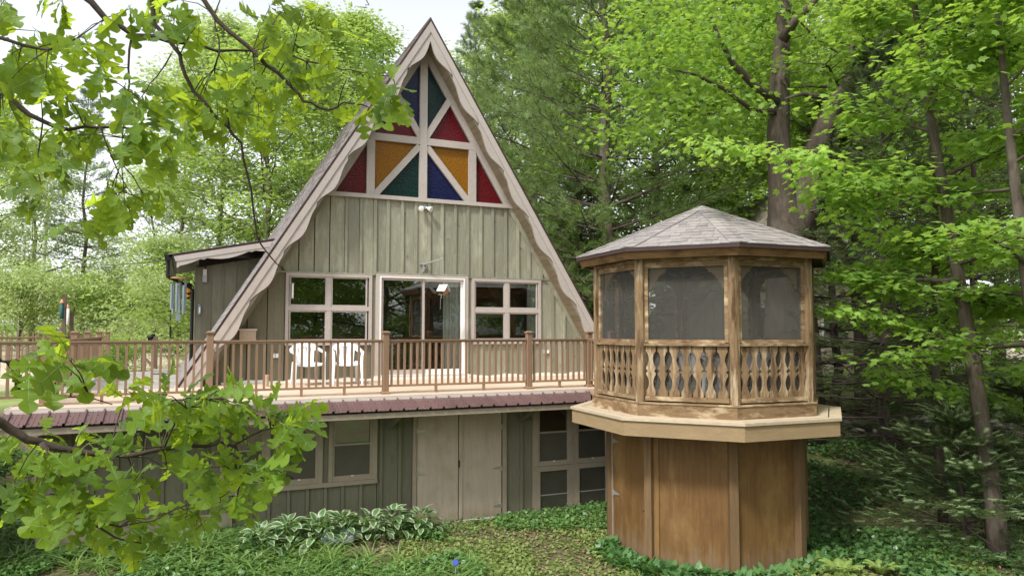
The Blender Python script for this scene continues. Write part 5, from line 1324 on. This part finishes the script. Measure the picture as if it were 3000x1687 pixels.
# ------------------------------------------------------------------ foreground oak
oak = thing('oak_tree', 'oak whose leafy branches hang into the view from the left', 'tree', (-7.4, -10.4, gh(-7.4, -10.4)))
ox, oy, oz = W[oak.name]
w = MB(); w.tube([(ox, oy, oz-.3), (ox+.02, oy, oz+.4), (ox+.05, oy, 0), (ox+.02, oy+.05, 2.5), (ox-.1, oy, 5.0), (ox-.2, oy+.1, 8.0)], [.34, .27, .24, .22, .17, .10], 12); w.build('trunk', M['bark'], oak, smooth=True)
BR = []
def obranch(pts, r0, r1, d0, d1, root=None, use=True):
    n = len(pts); P = [sp3(x, y, d0+(d1-d0)*i/(n-1)) for i, (x, y) in enumerate(pts)]
    Q = []
    for i in range(n-1):
        for q in (0, .5): Q.append(P[i]+(P[i+1]-P[i])*q + Vector((RNG.gauss(0, 1), RNG.gauss(0, 1), RNG.gauss(0, 1)))*.006)
    Q.append(P[-1]); m = len(Q)
    R_ = [r0+(r1-r0)*i/(m-1) for i in range(m)]
    if root is not None: Q = [Vector(root)]+Q; R_ = [r0*1.6]+R_
    b = MB(); b.tube(Q, R_, 7); b.build('branch', M['barkd'], oak, smooth=True); BR.extend(Q[(1 if root is not None else 0):] if use else [])
obranch([(210, -40), (320, 60), (390, 100), (500, 120), (640, 145), (740, 150)], .019, .006, 3.9, 4.1, (ox, oy, 3.2))
obranch([(435, -40), (455, 70), (520, 150), (545, 220), (600, 300), (660, 370), (705, 420), (725, 500), (745, 620), (757, 700), (790, 750), (836, 793)], .012, .003, 3.6, 3.8, (ox+.8, oy+.2, 3.6))
obranch([(565, -40), (640, 60), (720, 130), (780, 190), (850, 250), (890, 300), (940, 318), (985, 315), (1010, 300), (1060, 308), (1110, 322), (1165, 322)], .013, .002, 3.7, 3.9, (ox+1.4, oy-.1, 3.9))
obranch([(-60, 215), (0, 260), (60, 320), (130, 360), (200, 375), (290, 372), (400, 382), (450, 400)], .017, .003, 3.5, 3.7, (ox, oy, 2.4))
obranch([(388, 100), (378, 200), (372, 300), (360, 400), (355, 480)], .007, .002, 4.0, 3.9)
obranch([(860, 170), (930, 185), (1000, 200), (1060, 212), (1150, 225)], .005, .002, 3.8, 3.9)
obranch([(-40, 100), (60, 130), (150, 150), (230, 110)], .010, .003, 3.4, 3.3, (ox, oy, 2.9))
obranch([(505, 160), (470, 210), (440, 250), (410, 290)], .004, .002, 3.7, 3.6); obranch([(290, 372), (330, 470), (370, 540), (420, 590)], .004, .002, 3.6, 3.6)
obranch([(130, 360), (110, 450), (120, 540)], .004, .002, 3.5, 3.5); obranch([(630, 200), (640, 120), (620, 40), (650, -30)], .005, .003, 3.8, 3.9)
obranch([(760, 170), (790, 90), (830, 30)], .004, .002, 3.8, 3.9); obranch([(1065, -20), (1078, 12), (1068, 30), (1050, 22)], .003, .002, 4.0, 4.0, None, False)
# lower branch
obranch([(-40, 1225), (0, 1242), (60, 1270), (110, 1290), (180, 1312), (260, 1326), (370, 1332), (480, 1312), (600, 1302), (690, 1300), (720, 1268)], .022, .005, 3.1, 3.5, (ox, oy, .35))
obranch([(125, 1295), (160, 1350), (180, 1420), (200, 1480), (240, 1512), (280, 1545), (340, 1570), (420, 1590)], .012, .003, 3.15, 3.2)
obranch([(665, 1310), (690, 1350), (708, 1410), (690, 1462), (640, 1500), (570, 1555)], .006, .002, 3.4, 3.3); obranch([(240, 1515), (350, 1532), (450, 1520), (560, 1475), (650, 1455)], .006, .002, 3.2, 3.3)
obranch([(480, 1312), (520, 1240), (540, 1200), (600, 1170)], .005, .002, 3.3, 3.2); obranch([(690, 1300), (760, 1260), (830, 1250), (900, 1275)], .004, .002, 3.5, 3.5); obranch([(700, 1380), (780, 1400), (860, 1400)], .004, .002, 3.4, 3.4)
obranch([(-20, 1040), (20, 1070), (55, 1130), (90, 1160), (160, 1170), (260, 1165), (330, 1185)], .005, .002, 2.6, 2.8, (ox+.8, oy, .7))
# leaf shape: lobed blade with a fold along the midrib
st_y = [0, .08, .14, .19, .24, .29, .36, .42, .46, .52, .59, .66, .70, .76, .83, .90, .96, 1.0]
st_w = [.010, .025, .11, .13, .07, .042, .18, .235, .18, .065, .25, .30, .24, .085, .17, .185, .11, .0]
def oakleaf(seed):
    r = np.random.default_rng(seed); V, F = [], []; n = len(st_y); cv = r.uniform(-.05, .40); tw = r.uniform(-.6, .6); cc = r.uniform(-.15, .45); wx = r.uniform(.85, 1.1)
    zc = lambda y: -cv*y*y+.03*sin(5*y+seed)
    for i in range(n): V.append((0, st_y[i], zc(st_y[i])))
    for s in (-1, 1):
        for i in range(n): wv = st_w[i]*r.uniform(.85, 1.15)*wx; V.append((s*wv, st_y[i]+.16*wv, zc(st_y[i])+cc*wv+.025*sin(11*st_y[i]+2*s+seed)+s*tw*st_y[i]*wv))
    for i in range(n-1):
        F.append((i, i+1, n+i+1, n+i)); F.append((i+1, i, 2*n+i, 2*n+i+1))
    b = MB(); b.add(V, F); b.mi = 1
    for o_ in (.004, -.004):
        P = []
        for i in range(n): w_ = .011*(1-.8*st_y[i]); P += [(-w_, st_y[i], zc(st_y[i])+o_), (w_, st_y[i], zc(st_y[i])+o_)]
        b.add(P, [(2*i, 2*i+1, 2*i+3, 2*i+2) for i in range(n-1)])
        for k_, y0 in ((7, .30), (11, .52), (15, .74)):
            i0 = min(range(n), key=lambda j: abs(st_y[j]-y0))
            for s in (-1, 1):
                e = V[(n if s < 0 else 2*n)+k_]; a_ = V[i0]; b.add([(a_[0], a_[1], a_[2]+o_), (a_[0], a_[1]+.018, a_[2]+o_), (e[0]*.82, a_[1]+(e[1]-a_[1])*.82, a_[2]+(e[2]-a_[2])*.82+o_*1.5), (e[0]*.82, a_[1]+(e[1]-a_[1])*.82-.004, a_[2]+(e[2]-a_[2])*.82+o_*1.5)], [(0, 1, 2, 3)])
    b.tube([(0, -.16, .01), (0, 0, 0)], .008, 3, False); o = b.build('leaf', [M['lf_oak'], M['lf_rib']], None, origin=(0, 0, 0)); me = o.data; bpy.data.objects.remove(o); return me
OAK = [oakleaf(i) for i in range(9)]
UP_E = [(100, 80, 150, 120, 14), (60, 230, 110, 110, 10), (200, 230, 130, 110, 9), (120, 370, 140, 80, 9), (40, 450, 60, 60, 4), (260, 380, 130, 60, 6), (400, 290, 100, 80, 9), (480, 330, 100, 80, 8), (430, 440, 110, 70, 7),
 (110, 560, 50, 30, 2), (320, 560, 50, 50, 3), (420, 580, 60, 50, 4), (300, 650, 70, 40, 3), (440, 25, 180, 40, 7), (300, 100, 60, 50, 2), (620, 250, 80, 80, 6), (700, 280, 80, 70, 6), (780, 140, 100, 100, 8), (860, 170, 70, 70, 5), (830, 40, 100, 40, 4), (930, 50, 50, 60, 3),
 (760, 310, 90, 40, 4), (900, 250, 50, 30, 3), (1010, 205, 80, 30, 4), (1130, 240, 40, 60, 4), (1090, 325, 30, 20, 2), (1150, 300, 20, 30, 2), (560, 60, 60, 50, 2), (610, 340, 50, 40, 2), (700, 375, 20, 20, 1), (170, 470, 60, 40, 3)]
LO_E = [(50, 1270, 60, 40, 4), (80, 1370, 80, 60, 6), (50, 1450, 50, 40, 3), (200, 1300, 90, 40, 5), (220, 1390, 90, 50, 5), (330, 1360, 70, 50, 3), (450, 1170, 110, 50, 9), (560, 1165, 90, 45, 8), (670, 1190, 70, 45, 6), (590, 1240, 100, 35, 6), (460, 1250, 80, 40, 4),
 (800, 1245, 50, 30, 4), (845, 1250, 25, 20, 2), (740, 1210, 50, 25, 3), (740, 1370, 70, 30, 5), (790, 1370, 35, 20, 2), (660, 1390, 60, 40, 4), (600, 1370, 50, 50, 3), (500, 1360, 30, 50, 2), (640, 1460, 70, 25, 4), (550, 1510, 70, 25, 4),
 (270, 1500, 90, 40, 6), (320, 1545, 80, 30, 5), (150, 1490, 60, 35, 4), (400, 1540, 40, 30, 3), (390, 1440, 40, 40, 2), (120, 1085, 90, 30, 4), (220, 1070, 50, 25, 3)]
camv = np.array(CAM)
leaves = []; twigs = MB(); BRa = np.array([tuple(p) for p in BR])
def clusters(E, d0, d1, per, low):
    for (cx_, cy_, rx, ry, n) in E:
        for _ in range(n):
            a, rr = RNG.uniform(0, 2*pi), sqrt(RNG.uniform(0, 1)); d = RNG.uniform(d0, d1)
            if low and cy_ < 1120: d = RNG.uniform(2.5, 2.8)
            c = np.array(sp3(cx_+rx*rr*cos(a), cy_+ry*rr*sin(a), d))
            j = np.argmin(((BRa-c)**2).sum(1)); q = BRa[j]; mid = (q+c)/2+np.array([0, 0, .02])
            if np.linalg.norm(q-c) < .42: twigs.tube([q, mid, c], [.0032, .0025, .0016], 4, False)
            out = (c-q)/(np.linalg.norm(c-q)+1e-6)
            for k in range(RNG.randint(*per)):
                v = np.array([RNG.gauss(0, 1), RNG.gauss(0, 1), RNG.gauss(0, .6)])
                dr = v*.75 + out*.5 + np.array([0.0, 0, -.75 if not low else -.45]) + (np.array([rtv.x, rtv.y, 0])*.3 if low else 0)
                tc_ = (camv-c)/np.linalg.norm(camv-c); nr = tc_*(.55 if not low else .45) + np.array([0, 0, .75]) + np.array([RNG.gauss(0, .5) for _ in range(3)])
                leaves.append((c+v*.012, dr, nr, RNG.uniform(.11, .19)))
clusters(UP_E, 3.1, 4.6, (3, 4), False); clusters(LO_E, 2.95, 3.8, (2, 4), True)
tag(twigs.build('twigs', M['barkd'], oak), kind='stuff')
leaves.sort(key=lambda L: np.linalg.norm(L[0]-camv)-L[3]*4)
restV, restF, restM, off_ = [], [], [], 0
for i, (p, d, u, s_) in enumerate(leaves):
    X, Y, Z = frames(np.array([d]), np.array([u])); R3 = np.stack([X[0], Y[0], Z[0]], 1)
    if i < 300:
        o = link_mesh('leaf', OAK[i % 9], oak, p); o.scale = (s_,)*3; o.rotation_euler = Matrix(R3.tolist()).to_euler()
    else:
        me = OAK[i % 9]; va = np.empty(len(me.vertices)*3, np.float32); me.vertices.foreach_get('co', va); va = va.reshape(-1, 3)
        restV.append(va @ R3.T * s_ + p); restF.append([tuple(off_+j for j in pl.vertices) for pl in me.polygons]); restM += [pl.material_index for pl in me.polygons]; off_ += len(va)
me = np_mesh('leaves', np.concatenate(restV), np.array([f for F in restF for f in F]), M['lf_oak']); me.materials.append(M['lf_rib']); me.polygons.foreach_set('material_index', restM); tag(link_mesh('leaves', me, oak), kind='stuff')

# ------------------------------------------------------------------ ground plants
def blocked(x, y):
    if (x-3.154)**2+(y+5.411)**2 < 1.58**2: return True
    return -6.5 < x < 4.5 and y > -3.08
def region(n, px0, px1, d0, d1, rng, cond=None):
    out = []
    while len(out) < n:
        px, d = rng.uniform(px0, px1), rng.uniform(d0, d1); x, y = spot(px, d)
        if blocked(x, y): continue
        if cond and not cond(x, y, rng): continue
        out.append((x, y, gh(x, y)))
    return np.array(out)
KT_V = [(0, 0, 0), (.48, .45, .10), (0, 1, -.02), (-.48, .45, .10)]
def bend_strip(w, segs, curve):
    V, F = [], []
    for i in range(segs+1):
        q = i/segs; ww = w(q); V += [(-ww, q*(1-.25*curve*q), -curve*q*q), (ww, q*(1-.25*curve*q), -curve*q*q)]
        if i: k = 2*i; F.append((k-2, k-1, k+1, k))
    return V, F
BL_V, BL_F = bend_strip(lambda q: .028*(1-q)**.6+.002, 4, .75)
LY_V, LY_F = bend_strip(lambda q: .19*sin(pi*min(1, .06+.94*q))**.8+.003, 4, .30)
rg = np.random.default_rng(77)
def stuff(name, V, F, mat, label, cat): return tag(link_mesh(name, np_mesh(name, V, F, M[mat])), label, cat, kind='stuff')
def leafy(n, px0, px1, d0, d1, size, h, cond=None, up=.9, tmpl=(KT_V, RH_F), clump=.0):
    P = region(n, px0, px1, d0, d1, rg, cond); P[:, 2] += rg.uniform(.005, h, n)
    D = vrand(rg, n, .35)+np.array([0, 0, .12]); U = np.array([0, 0, up])+vrand(rg, n)*.42
    return scatter(*tmpl, P, D, U, size*rg.uniform(.6, 1.3, n))
from mathutils import noise as mnoise
def nz(x, y, s_, o_=0.0): return mnoise.noise(Vector((x*s_+o_, y*s_-o_, o_)))
def join(*vf):
    V, F, o_ = [], [], 0
    for v, f in vf: V.append(v); F.append(f+o_); o_ += len(v)
    return np.concatenate(V), np.concatenate(F)
stuff('ground_ivy', *leafy(24000, -120, 1420, 8.8, 13.2, .060, .13, lambda x, y, r: nz(x, y, .8) > -.18 and (x < -.35-.10*(y+9) or r.uniform() < .15)), 'lf_ground', 'low green ground ivy covering the bank in front of the basement', 'ground cover')
stuff('bank_ivy', *leafy(22000, 2330, 3150, 9.4, 18, .075, .16, lambda x, y, r: nz(x, y, .6, 3) > -.25 and x > 4.3), 'lf_ivy', 'dark ivy covering the shaded bank right of the gazebo', 'ground cover')
stuff('weeds', *leafy(19000, 1180, 2400, 8.8, 13.2, .050, .045, lambda x, y, r: (nz(x, y, .9, 7) > -.02 and r.uniform() > sst(-5.6, -3.6, y)*.8) or r.uniform() < .2), 'lf_weed', 'yellow green weeds on the bare soil in front of the double door', 'weeds')
stuff('undergrowth', *leafy(9000, 1900, 3150, 9.2, 12.6, .075, .10, lambda x, y, r: x > 3.0 and nz(x, y, .7, 5) > -.05), 'lf_weed', 'light green undergrowth at the foot of the spruce', 'ground cover')
stuff('wall_weeds', *leafy(2600, 1450, 1900, 12.2, 14.3, .06, .10, lambda x, y, r: y > -4.6), 'lf_ground', 'green weeds along the basement wall below the right windows', 'weeds')
# grass tufts
def grass(n, px0, px1, d0, d1, L, cond=None, per=(12, 26)):
    C_ = region(n, px0, px1, d0, d1, rg, cond); P, D, U, S = [], [], [], []
    for c in C_:
        m = rg.integers(*per); a = rg.uniform(0, 2*pi, m); e = rg.uniform(.55, 1.3, m)
        P.append(c+np.stack([rg.normal(0, .05, m), rg.normal(0, .05, m), np.full(m, -.01)], 1)); D.append(np.stack([np.cos(a)*np.cos(e), np.sin(a)*np.cos(e), np.sin(e)], 1))
        U.append(np.stack([-np.cos(a)*np.sin(e), -np.sin(a)*np.sin(e), np.cos(e)], 1)); S.append(L*rg.uniform(.6, 1.2, m))
    return scatter(BL_V, BL_F, *map(np.concatenate, (P, D, U, S)))
stuff('long_grass', *join(grass(250, -120, 1000, 9.6, 11.9, .44), grass(60, 900, 1420, 9.6, 10.6, .38), grass(26, 1000, 1250, 11.6, 12.7, .40)), 'lf_grass', 'clumps of long arching grass at the lower left', 'grass')
stuff('short_grass', *grass(900, 1250, 3000, 8.8, 12.5, .10, lambda x, y, r: nz(x, y, .9, 7) > -.15, (5, 10)), 'lf_weed', 'short thin grass on the soil beside the gazebo', 'grass')
# lily of the valley round the gazebo foot
def lilies(n, cond, pxr, dr):
    C_ = region(n, *pxr, *dr, rg, cond); P, D, U, S = [], [], [], []
    for c in C_:
        m = rg.integers(2, 5); a = rg.uniform(0, 2*pi, m); e = rg.uniform(.5, 1.25, m)
        P.append(c+np.stack([rg.normal(0, .03, m), rg.normal(0, .03, m), np.zeros(m)], 1)); D.append(np.stack([np.cos(a)*np.cos(e), np.sin(a)*np.cos(e), np.sin(e)], 1)); U.append(np.stack([-np.cos(a)*np.sin(e), -np.sin(a)*np.sin(e), np.cos(e)], 1)); S.append(.22*rg.uniform(.6, 1.15, m))
    return scatter(LY_V, LY_F, *map(np.concatenate, (P, D, U, S)))
stuff('lily_of_the_valley', *lilies(620, lambda x, y, r: (x-3.154)**2+(y+5.411)**2 < (1.95+.35*nz(x, y, 1.2))**2 and y < -5.0, (1550, 2500), (8.5, 12.5)), 'lf_lily', 'broad green lily of the valley leaves along the gazebo base', 'ground cover')
stuff('leaf_litter', *leafy(7000, 1100, 3000, 9.2, 14, .05, .015, None, 1.6), 'litter', 'dry brown leaf litter on the soil', 'leaf litter')

# variegated hostas along the wall
def hosta_leaf(seed):
    r = np.random.default_rng(seed); b = MB(); nyy = 8; cols = (-1, -.62, 0, .62, 1); P = []
    for j in range(nyy+1):
        q = j/nyy; hw = .33*sin(pi*min(1, .05+.95*q)**.85)**.8+.004
        for c in cols: P.append((c*hw, q, .22*q-.42*q*q+.10*abs(c)*hw*2+.015*sin(8*q+c*3)))
    b.add(P, []); b.v = P
    for j in range(nyy):
        for i in range(4):
            a = j*5+i; b.f.append((a, a+1, a+6, a+5)); b.m.append(1 if (i in (0, 3) or j == nyy-1) else 0)
    o = b.build('leaf', [M['lf_hosta'], M['lf_cream']], None, smooth=True, origin=(0, 0, 0)); me = o.data; bpy.data.objects.remove(o); return me
HL = [hosta_leaf(i) for i in range(4)]
HN = ['leftmost', 'second from the left', 'third from the left', 'fourth from the left', 'third from the right', 'second from the right', 'rightmost']
for i, (x, y) in enumerate(((-3.55, -4.15), (-3.15, -3.95), (-2.75, -4.05), (-2.35, -3.85), (-1.95, -3.95), (-1.55, -3.70), (-1.10, -3.72))):
    z = gh(x, y); t = thing('hosta_plant', 'cream edged hosta clump by the basement wall, '+HN[i], 'plant', (x, y, z), 'variegated hostas along the wall')
    for k in range(34):
        a = k*2.4+RNG.uniform(-.3, .3); q = (k+.5)/34; r_ = .05+.24*q; h = .34*(1-.75*q*q)+RNG.uniform(-.03, .04); L = RNG.uniform(.13, .20)
        o = link_mesh('leaf', HL[k % 4], t, (x+r_*cos(a), y+r_*sin(a), z+h)); el = .75-1.25*q+RNG.uniform(-.25, .25)
        X, Y, Z = frames(np.array([[cos(a)*cos(el), sin(a)*cos(el), sin(el)]]), np.array([[-cos(a)*sin(el)+RNG.gauss(0, .2), -sin(a)*sin(el)+RNG.gauss(0, .2), cos(el)]])); o.rotation_euler = Matrix(np.stack([X[0], Y[0], Z[0]], 1).tolist()).to_euler(); o.scale = (L*.95, L, L)
    b = MB()
    for k in range(10): a = k*.63; b.tube([(x, y, z-.02), (x+.08*cos(a), y+.08*sin(a), z+.15), (x+.16*cos(a), y+.16*sin(a), z+.24)], .005, 4, False)
    tag(b.build('stems', M['lf_hosta'], t), kind='stuff')
# ferns at the lower right
def fern(x, y, label, n=9, L=.5):
    z = gh(x, y); t = thing('fern', label, 'fern', (x, y, z), 'ferns by the gazebo')
    for k in range(n):
        a = k*2*pi/n+RNG.uniform(-.2, .2); b = MB(); pts = [Vector((x+cos(a)*L*.55*q, y+sin(a)*L*.55*q, z+L*(.95*q-.55*q*q))) for q in np.linspace(0, 1, 15)]
        b.tube(pts, .004, 4, False); sdv = Vector((-sin(a), cos(a), 0))
        for j in range(2, 15):
            wl = L*.22*(1-abs(j/14-.35)*1.25)
            for s in (-1, 1): p = pts[j]; dv = (pts[j]-pts[j-1]).normalized(); e = p+sdv*s*wl+dv*wl*.35-Vector((0, 0, .02)); b.add([p-dv*.012, p+dv*.014, e], [(0, 1, 2)])
        b.build('frond', M['lf_fern'], t)
x, y = spot(2440, 10.3); fern(x, y, 'yellow green fern beside the gazebo right post')
x, y = spot(2560, 10.4); fern(x, y, 'yellow green fern below the spruce', 8, .42)
# solar stake light, stepping stone
x, y = spot(1338, 10.0); z = gh(x, y); sl = thing('solar_light', 'blue disc garden stake light at the edge of the ivy', 'garden light', (x, y, z))
b = MB(); b.tube([(x, y, z-.1), (x, y, z+.24)], .006, 6); b.build('stake', M['grey'], sl)
b = MB(); dcam = (CAM-Vector((x, y, z))).normalized(); dn = (dcam+Vector((0, 0, .4))).normalized(); b.tube([Vector((x, y, z+.26))-dn*.012, Vector((x, y, z+.26))+dn*.006, Vector((x, y, z+.26))+dn*.010], [.042, .046, .036], 14); b.build('disc', M['blue'], sl)
x, y = spot(1000, 11.0); b = MB(); rs = [.24*(1+.12*sin(3*a)+.06*sin(5*a+1)) for a in np.linspace(0, 2*pi, 18, False)]
b.prism([(x+r_*1.4*cos(2*pi*i/18), y+r_*sin(2*pi*i/18)) for i, r_ in enumerate(rs)], gh(x, y)+.04, gh(x, y)+.115, lambda u, v, w: (u, v, w)); tag(b.build('stepping_stone', M['slate']), 'flat blue grey stepping stone in the ivy below the hostas', 'stone')
